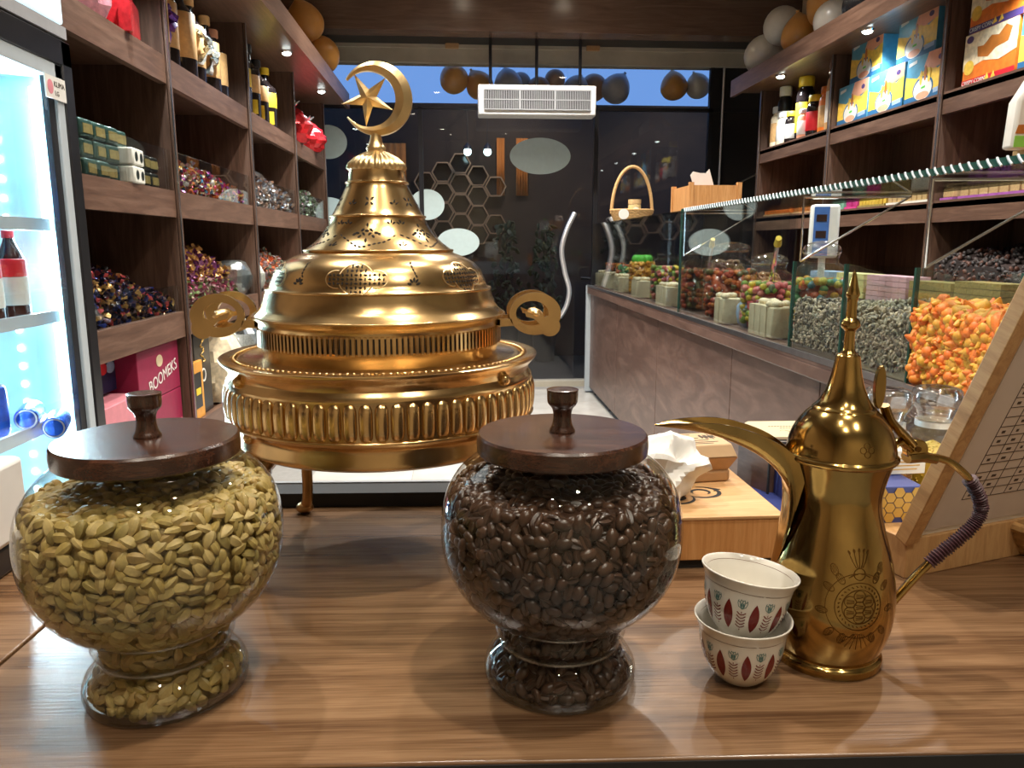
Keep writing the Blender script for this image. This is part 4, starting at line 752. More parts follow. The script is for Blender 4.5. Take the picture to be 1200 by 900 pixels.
def snack_box(loc, kind, lab, d=(.14, .36, .235), rz=0):
    """front face looks towards -x"""
    o = thing('snack_box', lab, 'box', loc, rz, 'snack boxes on the top shelf'); x = -d[0]/2; W, Hh = d[1], d[2]
    FZ = Matrix(((0,0,-1,0),(1,0,0,0),(0,1,0,0),(0,0,0,1)))
    def flat(name, poly, mat, lift): MB().prism([(-p*W, q*Hh) for p, q in poly], -x+.0003*lift, -x+.0003*lift+.0008, FZ).build(name, mat, o)
    ell = lambda cx, cy, rx, ry, n=20: [(cx+rx*math.cos(2*PI*i/n), cy+ry*math.sin(2*PI*i/n)) for i in range(n)]
    if kind == 'blue':
        MB().box(-d[0]/2, -W/2, 0, d[0]/2, W/2, Hh).build('carton', 'snack_blue', o, bevel=.002)
        flat('yellow_print', [(-.5,.12), (.5,.20), (.5,.72), (.28,.60), (.10,.75), (-.2,.52), (-.5,.62)], 'snack_yellow', 1); flat('pink_print', [(.05,1), (.5,1), (.5,.70), (.2,.62), (-.05,.72)], 'snack_pink', 2)
        flat('deep_band', [(-.5,0), (.5,0), (.5,.22), (.1,.16), (-.5,.14)], 'snack_deep', 3); flat('bowl_print', ell(-.04, .27, .25, .26), 'snack_deep', 4); flat('bowl_inside', ell(-.04, .25, .225, .235), 'white_card', 5)
        flat('bowl_pattern', ell(-.04, .12, .16, .08), 'snack_pink', 6); flat('bowl_mark', [(-.08,.30), (.02,.32), (.02,.27), (-.08,.26)], 'green_plastic', 6)
        for i, (a, b) in enumerate(((-.10,.5), (.0,.58), (.10,.52))): flat('corn_stick', ell(a, b, .035, .16, 12), 'snack_brown' if i == 1 else 'snack_yellow', 6+i)
        flat('blue_tag', [(.22,.10), (.46,.12), (.46,.22), (.22,.20)], 'blue_pack', 5); flat('white_word', [(-.44,.82), (-.24,.86), (-.24,.93), (-.44,.90)], 'white_card', 3); flat('purple_mark', ell(.34, .82, .06, .06, 12), 'snack_purple', 3)
    else:
        MB().box(-d[0]/2, -W/2, 0, d[0]/2, W/2, Hh).build('carton', 'snack_orange', o, bevel=.002)
        flat('cream_print', [(-.5,.32), (-.1,.42), (.2,.34), (.5,.44), (.5,1), (-.5,1)], 'snack_cream', 1)
        flat('word_shape', [(-.22,.52), (-.02,.46), (.12,.58), (.34,.62), (.40,.86), (.28,.94), (.16,.80), (.02,.84), (-.12,.70), (-.24,.72)], 'snack_brown', 2)
        flat('yellow_print', ell(-.38, .36, .10, .14), 'snack_yellow', 2); flat('round_mark', ell(-.40, .90, .07, .07), 'snack_purple', 2)
        flat('lower_band', [(-.5,0), (.5,0), (.5,.13), (-.5,.13)], 'snack_purple' if 'upper' in lab else 'red_label', 3)
        for i, a in enumerate((-.05, .07)): flat('orange_fleck', [(a,.02), (a+.09,.05), (a+.05,.16)], 'snack_yellow', 4)
        text('CRISPY CORN', .026, (x-.003, W*.26, Hh*.065), (PI/2, 0, -PI/2), 'white_card', o)
    return o
for y, z, lab in [(4.83, zr, 'blue and yellow snack box, lower row beside the jars'), (4.45, zr, 'blue and yellow snack box, middle of the lower row'), (4.07, zr, 'blue and yellow snack box against the silver post'), (4.72, zr+.237, 'blue and yellow snack box, upper row beside the jars'), (4.20, zr+.237, 'blue and yellow snack box, highest one near the silver post')]:
    snack_box((2.50 if z == zr else 2.51, y, z), 'blue', lab)
snack_box((2.50, 3.58, zr), 'orange', 'orange and cream snack box, lower one past the silver post'); snack_box((2.50, 3.56, zr+.237), 'orange', 'orange and cream snack box, upper one past the silver post')
snack_box((2.50, 3.20, zr), 'blue', 'blue snack box beside the lower orange box'); snack_box((2.50, 3.18, zr+.237), 'orange', 'orange snack box, upper one at the picture edge'); 
# biscuit trays on the middle shelf, prunes and the like below
def tray(y, n, wd, film, biscuit, lab, h=.05):
    o = thing('biscuit_tray', lab, 'tray', (2.50, y, 1.588), group='biscuit trays on the middle shelf')
    MB().box(-.08, -wd/2, 0, .20, wd/2, .012).build('tray', film, o); q = None
    for i in range(n):
        c = (-.03, -wd/2+wd*(i+.5)/n, .012)
        if q is None: q = MB().box(-.04, -wd/n*.42, 0, .04, wd/n*.42, h).build('biscuit', biscuit, o, bevel=.004); q.location = c
        else: share(q, 'biscuit', o, c)
    MB().box(-.082, -wd/2, .012, -.078, wd/2, h+.02).build('film_cover', 'clear_glass', o); MB().box(.06, -wd/2, .0, .20, wd/2, h+.10).build('rear_row', film, o)
for y, n, wd, f_, b_, lab in [(2.95, 6, .44, 'purple_film', 'biscuit', 'purple film tray of biscuits at the picture edge'), (3.45, 7, .48, 'purple_film', 'biscuit', 'purple film tray of biscuits next to the white tray'), (3.78-.0, 1, .10, 'purple_film', 'biscuit', 'single purple wrapped pack beside the post'),
                              (4.12, 9, .42, 'white_pack', 'biscuit', 'white tray of square biscuits past the silver post'), (4.50, 8, .30, 'gold_pack', 'snack_yellow', 'tray of golden wrapped biscuits'), (4.74, 2, .15, 'magenta_pack', 'magenta_pack', 'bright magenta pack on the middle shelf'), (4.92, 3, .16, 'mint_pack', 'mint_pack', 'mint green pack beside the magenta one'),
                              (5.35, 8, .46, 'kraft', 'snack_brown', 'tray of brown biscuits behind the scale display'), (5.88, 8, .50, 'kraft', 'snack_orange', 'tray of orange brown biscuits at the shelf end')]:
    tray(y, n, wd, f_, b_, lab)
heap('dried_prune', 'prune', 2.42, 2.80, 2.70, 3.82, 1.08, slope(.30, .20), 40, 'dark dried prune heaped on the lower shelf', 'dried fruit', 'prunes on the lower shelf', MB().ell((0,0,0), (.02,.015,.010), 7, 5), sc=.85, extra=900, stuff_label='mass of dark dried prunes on the lower shelf behind the case', facex=-1)
basket((2.70, 4.02, 1.60), .12, 'wicker basket with arched handle on the middle shelf', .30, .3)

# ------------------------------------------------------------------ front counter
T = 1.05
ct = thing('service_counter', 'glossy brown wood grain counter carrying the jars and brazier', 'counter', (.03, .68, 0))
MB().box(-.3545, .432, T-.036, 1.9, .93, T).build('counter_top', 'counter_wood', ct, True, bevel=.0015)
MB().box(-.3545, .915, T-.20, 1.9, .955, T+.0175).build('back_lip', 'black_matt', ct, True); MB().box(-.3545, .955, T-.20, 1.9, .962, T+.019).build('lip_edge', 'grey_plastic', ct, True)
MB().box(-.35, .50, 0, 1.9, .955, T-.04).build('cabinet_body', 'shelf_wood', ct, True)
s2 = thing('side_counter', 'adjoining brown counter section left of the thin joint', 'counter', (.03, .68, 0))
MB().box(-1.05, .432, T-.036, -.3575, .93, T).build('counter_top', 'counter_wood', s2, True, bevel=.0015); MB().box(-1.05, .50, 0, -.36, .955, T-.04).build('cabinet_body', 'shelf_wood', s2, True)
ct.rotation_euler = s2.rotation_euler = (0, 0, R(-2))
MB().box(-.3545, .4312, T-.036, 1.9, .4322, T-.002).build('edge_shade', 'black_matt', ct, True)  # dark strip that paints shade onto the counter's front edge
# white till with a card reader on top
tl = thing('cash_till', 'white plastic till box on black base at the picture edge', 'till', (-.542, .66, T))
MB().box(-.12, -.10, .0, .095, .14, .03).build('black_base', 'black_plastic', tl, bevel=.004); MB().box(-.12, -.11, .03, .10, .12, .112).build('housing', 'white_plastic', tl, bevel=.006)
cr_ = thing('card_reader', 'dark glossy card reader resting on the white till', 'card reader', (-.512, .66, T+.113), .25); MB().box(-.09, -.035, .0, .07, .05, .012).build('body', 'black_plastic', cr_, bevel=.004); MB().box(-.07, -.025, .012, .06, .04, .016).build('screen', 'chrome', cr_, bevel=.001)

# ------------------------------------------------------------------ glass jars with cardamom and coffee
JP = [(.0, .0), (.049, .0), (.0555, .004), (.0565, .011), (.0535, .019), (.047, .0265), (.0425, .0315), (.0470, .0365), (.0490, .0415), (.0478, .0465), (.0448, .0510), (.0500, .0535), (.0625, .0610), (.0740, .0735), (.0830, .0900), (.0868, .1080), (.0873, .1220), (.0858, .1360), (.0815, .1490), (.0735, .1610), (.0640, .1690), (.0580, .1735), (.0565, .176)]
JPS = smooth_prof(JP, 4)
JR = interp([(r, z) for r, z in JPS if r > .04])
def storage_jar(name, loc, label, rz):
    o = thing(name, label, 'jar', loc, rz)
    MB().lathe(JPS, 72, cap1=False).build('glass_body', 'jar_glass', o, sharp=180)
    MB().lathe([(.046, .001), (.0545, .0035), (.0555, .009), (.051, .010), (.046, .006)], 64, cap0=False, cap1=False).build('thick_foot', 'film', o, sharp=60)
    for z, r in ((.0512, .0458), (.0316, .0436)): MB().tube([(r*math.cos(a), r*math.sin(a), z) for a in np.linspace(0, 2*PI, 72, endpoint=False)], .0016, 8, True).build('glass_ring', 'film', o, sharp=180)
    l = MB().lathe([(0, .1742), (.0595, .1742), (.0608, .1755), (.0612, .181), (.0606, .1868), (.0592, .1885), (0, .1885)], 72).build('lid', 'lid_wood', o, sharp=30)
    MB().lathe(smooth_prof([(.0092, .1885), (.0092, .190), (.0072, .194), (.0064, .2005), (.0074, .2055), (.0098, .2085), (.0108, .211), (.0110, .2175), (.0104, .2195), (0, .2195)], 4), 36).build('knob', 'knob_wood', l, sharp=40)
    return o
J1 = storage_jar('storage_jar', (-.2185, .535, T), 'round glass jar of green cardamom pods with dark wooden lid', .3)
J2 = storage_jar('storage_jar', (.0712, .530, T), 'round glass jar of coffee beans with dark wooden lid', -.2)
def pod_mesh():
    mb = MB(); nu, nv = 9, 8; L_, W_ = .0062, .0034; vs = [(-L_, 0, 0)]
    for j in range(1, nv):
        t = -1+2*j/nv; q = (1-abs(t)**2.0)**.62*(1-.15*t)
        for i in range(nu):
            a = 2*PI*i/nu; k = 1.06-.24*(i % 3 == 0)
            vs.append((t*L_, W_*q*k*math.cos(a), W_*.9*q*k*math.sin(a)))
    vs.append((L_*1.12, 0, 0)); fs = [(0, 1+(i+1) % nu, 1+i) for i in range(nu)]
    for j in range(nv-2):
        for i in range(nu): a = 1+j*nu+i; b = 1+j*nu+(i+1) % nu; fs.append((a, b, b+nu, a+nu))
    q = 1+(nv-2)*nu; fs += [(q+i, q+(i+1) % nu, len(vs)-1) for i in range(nu)]
    mb.add(vs, fs); return mb
def bean_mesh():
    mb = MB(); nu, nv = 12, 8; vs = []
    for j in range(1, nv):
        t = -PI/2+PI*j/nv
        for i in range(nu):
            a = 2*PI*i/nu; x = math.sin(t); y = math.cos(t)*math.cos(a); z = math.cos(t)*math.sin(a)
            if z > 0: z = z*.55-(.42 if abs(y) < .12 else 0)*math.cos(t)
            vs.append((x*.0056, y*.0040, z*.0036))
    vs = [(-.0056,0,0)]+vs+[(.0056,0,0)]
    fs = [(0, 1+(i+1) % nu, 1+i) for i in range(nu)]
    for j in range(nv-2):
        for i in range(nu): a = 1+j*nu+i; b = 1+j*nu+(i+1) % nu; fs.append((a, b, b+nu, a+nu))
    q = 1+(nv-2)*nu; fs += [(q+i, q+(i+1) % nu, len(vs)-1) for i in range(nu)]
    mb.add(vs, fs); return mb
def fill_jar(loc, mb0, name, mat, top, dmin, label, grp, cat, stuff_label, flip, inset):
    """pieces pressed against the inside of the glass and heaped at the top"""
    loc = Vector(loc); zs = np.linspace(.006, top, 400); wt = np.array([JR(z) for z in zs]); wt /= wt.sum()
    pts = []; P = np.zeros((0, 3)); tries = 0; cands = []
    zc = rng.choice(zs, 14000, p=wt); ac = rng.uniform(0, 2*PI, 14000)
    for k in range(14000):
        z = zc[k]
        if .0275 < z < .036 or .047 < z < .0545: continue
        r = JR(z)-inset-(.0022 if z < .06 else 0); p = np.array((r*math.cos(ac[k]), r*math.sin(ac[k]), z)); d = dmin
        if len(P) and np.min(np.sum((P-p)**2, 1)) < d*d: continue
        P = np.vstack([P, p]); dr = (JR(z+.003)-JR(z-.003))/.006; n = Vector((math.cos(ac[k]), math.sin(ac[k]), -dr)).normalized(); cands.append((Vector(p), n))
    rt = JR(top)-inset
    for k in range(6000):
        a = random.uniform(0, 2*PI); r = rt*math.sqrt(random.random()); p = np.array((r*math.cos(a), r*math.sin(a), top+.004+.006*math.cos(r*40)))
        if np.min(np.sum((P-p)**2, 1)) < dmin*dmin: continue
        P = np.vstack([P, p]); cands.append((Vector(p), Vector((0, 0, 1))))
    eye = EYE-loc; scored = []
    for p, n in cands: v = (eye-p); scored.append((n.dot(v.normalized())+(.0 if p.z < .05 else .15), p, n))
    scored.sort(key=lambda q: -q[0]); me = mb0.mesh(name, mat, 48); rest = MB()
    prof = [(0, .005)]+[(JR(z)-inset-.0045, z) for z in np.linspace(.005, top, 40)]+[(0, top)]
    rest.lathe(prof, 40)
    def basis(n):
        t = n.orthogonal().normalized(); b = n.cross(t); a = random.uniform(0, 2*PI); x = t*math.cos(a)+b*math.sin(a)
        n2 = (n+Vector([random.uniform(-.35, .35) for _ in range(3)])).normalized()
        if flip and random.random() < .5: n2 = -n2
        y = n2.cross(x).normalized(); x = y.cross(n2); return Matrix((x, y, n2)).transposed().to_4x4()
    for i, (s_, p, n) in enumerate(scored):
        k = random.uniform(.88, 1.15); m = Matrix.Translation(p) @ basis(n) @ Matrix.Scale(k, 4)
        if i < 300:
            c = bpy.data.objects.new(name, me); COL.objects.link(c); c.matrix_world = Matrix.Translation(loc) @ m; tag(c, label, cat, grp)
        else: rest.inst(mb0.v, mb0.f, m)
    for p, n in cands:                      # a second layer behind the first
        q = p-n*.0052+Vector([random.uniform(-.004, .004) for _ in range(3)])
        if q.z > .008: rest.inst(mb0.v, mb0.f, Matrix.Translation(q) @ basis(n))
    o = rest.build(name+'_mass', mat, sharp=48); o.location = loc; tag(o, stuff_label, cat, kind='stuff')
fill_jar(J1.location, pod_mesh(), 'cardamom_pod', 'cardamom',   .150, .0060, 'pale green dried cardamom pod seen through the jar glass', 'cardamom pods in the jar', 'cardamom', 'mass of pale green cardamom pods filling the glass jar', False, .0052)
fill_jar(J2.location, bean_mesh(), 'coffee_bean', 'coffee', .150, .0060, 'dark roasted coffee bean seen through the jar glass', 'coffee beans in the jar', 'coffee bean', 'mass of dark roasted coffee beans filling the glass jar', True, .0052)

# ------------------------------------------------------------------ brass brazier
BX, BY = -.082, .80
bz = thing('brass_brazier', 'large polished brass brazier with pierced dome and crescent finial', 'brazier', (BX, BY, T))
z_ = lambda z: z-T
LB = [(0, 1.166), (.128, 1.160), (.140, 1.1575), (.1455, 1.161), (.1465, 1.167), (.1445, 1.176), (.1455, 1.181), (.1505, 1.185), (.1535, 1.189), (.1545, 1.193), (.1545, 1.227), (.1555, 1.2295), (.1550, 1.233), (.1530, 1.2365), (.1515, 1.240), (.1525, 1.245), (.1555, 1.250), (.1590, 1.2545), (.1605, 1.2570), (.1605, 1.2590), (.1585, 1.2600), (.150, 1.2595), (.149, 1.2580), (.143, 1.2580), (.142, 1.2590), (.136, 1.2590), (.135, 1.2580), (.10, 1.2580)]
zm = lambda z: float(np.interp(z, [1.1575, 1.193, 1.227, 1.245, 1.260], [1.1715, 1.2025, 1.2350, 1.2490, 1.2612]))
MB().lathe([(r, z_(zm(z))) for r, z in LB], 128, cap1=False).build('fire_bowl', 'brass', bz, sharp=40)
g0 = None; ng = 72
gm = MB(); gm.ell((0,0,0), (1,1,1), 12, 12)
sgn = lambda v_, e: math.copysign(abs(v_)**e, v_)
gm.v = [(.0042*sgn(x, .9)*(1-abs(z)**6)**.5, .0060*sgn(y/max(.2, math.sqrt(1-min(.99, z*z))), .8)*(1-abs(z)**5)**.5, .0170*sgn(z, .8)) for x, y, z in gm.v]
for i in range(ng):
    a = 2*PI*i/ng; p = (.1545*math.cos(a), .1545*math.sin(a), z_(zm(1.2100)))
    if g0 is None: g0 = gm.build('fluted_lobe', 'brass', bz, sharp=180); g0.location = p; g0.rotation_euler = (0, 0, a)
    else: share(g0, 'fluted_lobe', bz, p, (0, 0, a))
MB().lathe([(.1545, z_(zm(1.1925))), (.1575, z_(zm(1.1910))), (.1545, z_(zm(1.1895)))], 96, cap0=False, cap1=False).build('lower_band', 'brass', bz, sharp=180)
r0 = None
for a in (-PI/2+.93, -PI/2-.93, -PI/2+2.5, -PI/2-2.5):
    for z, rr in ((1.2400, .1525), (1.1805, .146)):
        p = (rr*math.cos(a), rr*math.sin(a), z_(zm(z)))
        if r0 is None: r0 = MB().ell((0,0,0), (.0058,.0058,.0058), 12, 8).build('rivet', 'brass', bz, sharp=180); r0.location = p
        else: share(r0, 'rivet', bz, p)
# rope edge ring on the plate
mb = MB()
for i in range(150): a = 2*PI*i/150; mb.ell((.1465*math.cos(a), .1465*math.sin(a), z_(zm(1.2595))), (.0024,.0024,.0012), 5, 4)
mb.build('beaded_ring', 'brass', bz, sharp=180)
# legs
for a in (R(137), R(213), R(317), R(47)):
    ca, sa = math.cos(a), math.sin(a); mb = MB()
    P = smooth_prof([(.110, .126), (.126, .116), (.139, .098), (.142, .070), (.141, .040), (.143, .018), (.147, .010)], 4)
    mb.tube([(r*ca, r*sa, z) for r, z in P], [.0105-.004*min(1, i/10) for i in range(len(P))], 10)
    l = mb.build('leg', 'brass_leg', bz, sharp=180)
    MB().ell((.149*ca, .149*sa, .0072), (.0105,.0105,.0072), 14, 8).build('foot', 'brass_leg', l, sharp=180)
    MB().tube([(.105*ca, .105*sa, .124), (.138*ca, .138*sa, .122), (.158*ca, .158*sa, .112), (.152*ca, .152*sa, .102)], [.010,.009,.007,.004], 8).build('scroll_bracket', 'brass_leg', l, sharp=180)
# dome lid
DP = [(.118, 1.2590), (.1185, 1.264), (.1205, 1.272), (.1215, 1.290), (.1225, 1.2955), (.1262, 1.2985), (.1272, 1.3005), (.1250, 1.3030), (.1210, 1.3060), (.1175, 1.3110), (.1145, 1.3190), (.1128, 1.3245), (.1122, 1.3262), (.1090, 1.3280), (.1072, 1.3340), (.1035, 1.3440), (.0955, 1.3525), (.0835, 1.3585), (.0755, 1.3615), (.0738, 1.3638), (.0722, 1.3655), (.0640, 1.3715), (.0560, 1.3795), (.0500, 1.3890), (.0472, 1.3950), (.0468, 1.3972), (.0455, 1.3985), (.0425, 1.4040), (.0375, 1.4135), (.0325, 1.4235), (.0306, 1.4275), (.0302, 1.4300), (.0290, 1.4325), (.0282, 1.4370), (.0272, 1.4410), (.0275, 1.4425)]
dome = MB().lathe([(r, z_(z)) for r, z in DP], 128, cap0=False, cap1=False).build('dome_lid', 'brass', bz, sharp=50)
DR = interp([(r, z_(z)) for r, z in DP])
mb = MB()
for i in range(150):
    a = 2*PI*i/150; m = Matrix.Rotation(a, 4, 'Z'); mb.box(.1200, -.00135, z_(1.2725), .1232, .00135, z_(1.2890), m)
mb.build('ribbed_collar', 'brass', dome, sharp=30)
mb = MB()
for i in range(150):
    a = 2*PI*(i+.5)/150; m = Matrix.Rotation(a, 4, 'Z'); mb.box(.1200, -.0008, z_(1.2740), .1216, .0008, z_(1.2875), m)
mb.build('collar_slots', 'piercing', dome, sharp=30)
pc = MB(); rim = MB(); pz = lambda s_, z, l, w_, a, a0: wrap_petal(pc, DR, s_, z_(z), l, w_, a, .0004, a0, 0)
for k in range(6):
    a0 = -PI/2-.10+k*PI/3
    # four petal flower high up
    for q in range(4): b = PI/4+q*PI/2; pz(.0035*math.cos(b), 1.4110+.0035*math.sin(b), .0046, .0019, b, a0)
    for q in range(3): b = PI/2+(q-1)*1.2; pz(.024+.003*math.cos(b), 1.4080+.003*math.sin(b), .0040, .0016, b, a0)
    # cross of diamonds on the middle tier
    for dx, dz, an in ((0,.0105,PI/2),(-.004,.0045,.6),(.004,.0045,-.6),(-.009,.001,0),(.009,.001,0),(-.003,.0,2.4),(.003,.0,.7),(-.0065,-.003,.6),(.0065,-.003,-.6),(0,-.0075,PI/2),(0,.0035,0),(-.012,-.0005,.4),(.012,-.0005,-.4)): pz(dx, 1.3800+dz*.8, .0042, .0020, an, a0)
    for i in range(13):
        t = i/12; s_ = -.026+.052*t; z = 1.3685+.010*abs(2*t-1)**2+.001*math.sin(i); pz(s_, z, .0036, .0014, math.atan2(.02*(2*t-1), .052)*1.2, a0)
    for s_ in (-.020, .022):
        for q in range(3): b = PI/2+(q-1)*1.1; pz(s_+.003*math.cos(b), 1.3890+.0028*math.sin(b), .0038, .0016, b, a0)
    # lattice medallion on the big shoulder
    for gx in range(-6, 7):
        for gz in range(-3, 4):
            x, z = gx*.0041, gz*.0037
            inside = (x/.0145)**2+(z/.0125)**2 < 1 or ((abs(x)-.0175)/.0088)**2+(z/.0066)**2 < 1
            if not inside: continue
            if (gx+gz) % 2 == 0: pz(x, 1.3395+z, .0034, .0017, PI/2, a0)
            else: pz(x, 1.3395+z, .0034, .0017, 0, a0)
    for cx, rx, rz2 in ((0,.0158,.0138), (-.0180,.0102,.0078), (.0180,.0102,.0078)):
        pts = [(cx+rx*math.cos(t), z_(1.3395)+rz2*math.sin(t)) for t in np.linspace(0, 2*PI, 28)]
        pts = [p for p in pts if cx == 0 and not abs(p[0]) > .0150 or cx != 0 and abs(p[0]) > .0140]
        for u, v in zip(pts[:-1], pts[1:]):
            if math.hypot(u[0]-v[0], u[1]-v[1]) < .006: wrap_stroke(rim, DR, [u, v], .0009, .0005, a0)
    # palmettes and sprigs between the medallions
    for q in range(5): b = PI*(.08+.21*q); pz(.052+.0042*math.cos(b), 1.3340+.0045*math.sin(b), .0046, .0022, b, a0)
    for i in range(5): pz(.047+.0018*i, 1.3530-.0028*i, .0034, .0014, -.9, a0)
    for q in range(3): b = PI/2+(q-1)*1.1; pz(.036+.003*math.cos(b), 1.3685+.0026*math.sin(b), .0040, .0016, b, a0)
pc.build('pierced_holes', 'piercing', dome, sharp=None)['kind'] = 'stuff'; rim.build('raised_lines', 'brass_gold', dome, sharp=None)['kind'] = 'stuff'
for z, r in ((1.3972, .0470), (1.3640, .0742), (1.3262, .1125), (1.4300, .0304), (1.3005, .1268)):
    MB().tube([(r*math.cos(a), r*math.sin(a), z_(z)) for a in np.linspace(0, 2*PI, 96, endpoint=False)], .0013, 8, True).build('bead_ring', 'brass', dome, sharp=180)
# finial
fl = MB(); prof = []; n = 120; vs = []; FP = [(.0278, 1.4420), (.0290, 1.4445), (.0275, 1.4490), (.0215, 1.4545), (.0130, 1.4590), (.0080, 1.4615)]
for i in range(n):
    a = 2*PI*i/n
    for j, (r, z) in enumerate(FP): q = r*(1+(.035 if 0 < j < 5 else 0)*math.cos(a*30)); vs.append((q*math.cos(a), q*math.sin(a), z_(z)))
k = len(FP); fl.add(vs, [(i*k+q, ((i+1) % n)*k+q, ((i+1) % n)*k+q+1, i*k+q+1) for i in range(n) for q in range(k-1)]); fin = fl.build('fluted_cap', 'brass_gold', bz, sharp=60)
MB().lathe(smooth_prof([(z, q) for z, q in [(.0088, z_(1.4600)), (.0096, z_(1.4640)), (.0068, z_(1.4690)), (.0052, z_(1.4760)), (.0050, z_(1.4800)), (0, z_(1.4815))]], 4), 28).build('neck', 'brass_gold', fin, sharp=180)
KX, KZ, KR = .0022, z_(1.5105), .0347
cs = MB(); vs = []; n = 60; ix, iz, ir = KX-.0079, KZ-.0004, .0262
for i in range(n+1):
    a = PI-.545-(2*PI-1.09)*i/n; ox, oz = KX+KR*math.cos(a), KZ+KR*math.sin(a)
    b = math.atan2(oz-iz, ox-ix); qx, qz = ix+ir*math.cos(b), iz+ir*math.sin(b); th = .0066*min(1, math.hypot(ox-qx, oz-qz)/.010)+.0016
    mx, mz = (ox+qx)/2, (oz+qz)/2
    vs += [(ox, -th*.45, oz), (mx, -th, mz), (qx, -th*.45, qz), (qx, th*.45, qz), (mx, th, mz), (ox, th*.45, oz)]
cs.add(vs, [(i*6+q, i*6+(q+1) % 6, (i+1)*6+(q+1) % 6, (i+1)*6+q) for i in range(n) for q in range(6)]+[(0,1,2,3,4,5), tuple(n*6+5-q for q in range(6))]); cs.build('crescent', 'brass_gold', fin, sharp=30)
sm = MB(); vs = [(0,-.0085,0), (0,.0085,0)]
for i in range(10): a = R(48)+PI/5*i; r = .0262 if i % 2 == 0 else .0085; vs.append((r*math.cos(a), 0, r*math.sin(a)))
sm.add(vs, [(0, 2+(i+1) % 10, 2+i) for i in range(10)]+[(1, 2+i, 2+(i+1) % 10) for i in range(10)]); q = sm.build('star', 'brass_gold', fin, sharp=10); q.location = (KX-.0085, 0, KZ+.0005)
q.scale = (1.02, 1, 1.02)
# side handles: twin pierced plates with a leaf between
def plate(cx, sg):
    mb = MB(); o_ = []; i_ = []; n = 44
    for i in range(n):
        a = 2*PI*i/n; o_.append((cx+.0262*math.cos(a), .0215*math.sin(a)+.001)); i_.append((cx-sg*.003+.0165*math.cos(a), .0125*math.sin(a)+.0015))
    mb.ring(o_, i_, -.002, .002, XZ)
    mb.prism(circ(.0105, 24, cx+sg*.0150, -.0115), -.0022, .0022, XZ)                      # volute eye
    mb.prism([(cx+sg*.012, -.006), (cx+sg*.004, .005), (cx-sg*.003, .001), (cx-sg*.011, .004), (cx-sg*.009, -.002), (cx-sg*.001, -.004), (cx+sg*.006, -.011)][::int(sg) or 1], -.0019, .0019, XZ)
    mb.prism([(cx-sg*.024, -.004), (cx-sg*.040, -.003), (cx-sg*.040, -.012), (cx-sg*.022, -.011)][::int(sg) or 1], -.002, .002, XZ)
    return mb
for sg, lab in ((-1, 'pierced scroll handle on the shelf side'), (1, 'pierced scroll handle on the case side')):
    h = bpy.data.objects.new('scroll_handle', plate(0, sg).mesh('scroll_handle', 'brass', 40)); COL.objects.link(h); h.parent = bz; h.location = (sg*.157, -.026, z_(1.3000)); h['label'] = lab
    b = share(h, 'rear_plate', h, (0, .046, 0))
    MB().tube([(sg*.014, 0, -.012), (sg*.014, .046, -.012)], .006, 14).build('cross_bar', 'brass', h); MB().ell((sg*.001, .010, .001), (.0085,.014,.0050), 14, 8, Matrix.Rotation(sg*.35, 4, 'Y')).build('cast_leaf', 'brass_gold', h, sharp=180)
    MB().box(-sg*.040-.006, -.002, -.012, -sg*.040+.006, .048, -.003).build('hinge_bracket', 'brass', h, bevel=.0015)

# ------------------------------------------------------------------ dallah coffee pot
DX, DY = .2855, .545
dl = thing('coffee_pot', 'tall brass coffee pot with long curved beak and cord-bound handle', 'coffee pot', (DX, DY, T))
BP = [(0, .001), (.034, .0), (.0402, .0), (.0412, .0025), (.0412, .0060), (.0398, .0078), (.0385, .0090), (.0392, .0115), (.0425, .0200), (.0455, .0320), (.0470, .0450), (.0468, .0560), (.0448, .0720), (.0408, .0900), (.0360, .1070), (.0327, .1200), (.0315, .1290), (.0320, .1380), (.0345, .1500), (.0378, .1610)]
BPS = smooth_prof(BP, 4)
body = MB().lathe(BPS, 96, cap1=False).build('body', 'dallah_brass', dl, sharp=50)
BR = interp(BPS)
LPR = smooth_prof([(.0385, .1605), (.0406, .1625), (.0408, .1645), (.0392, .1665), (.0388, .1690), (.0372, .1770), (.0330, .1870), (.0272, .1950), (.0232, .1990), (.0226, .2003), (.0205, .2020), (.0165, .2080), (.0125, .2180), (.0098, .2300), (.0086, .2380), (.0082, .2395), (.0062, .2410)], 4)
lid = MB().lathe(LPR, 96, cap0=True).build('domed_lid', 'dallah_brass', dl, sharp=45); LRR = interp(LPR)
MB().lathe(smooth_prof([(.0062, .2405), (.0052, .2420), (.0040, .2450), (.0036, .2560), (.0042, .2580), (.0062, .2600), (.0068, .2625), (.0060, .2650), (.0042, .2668), (.0038, .2690), (.0036, .2800), (.0046, .2830), (.0048, .2850), (.0034, .2900), (.0018, .2980), (.0, .3020)], 4), 32).build('finial', 'dallah_brass', lid, sharp=60)
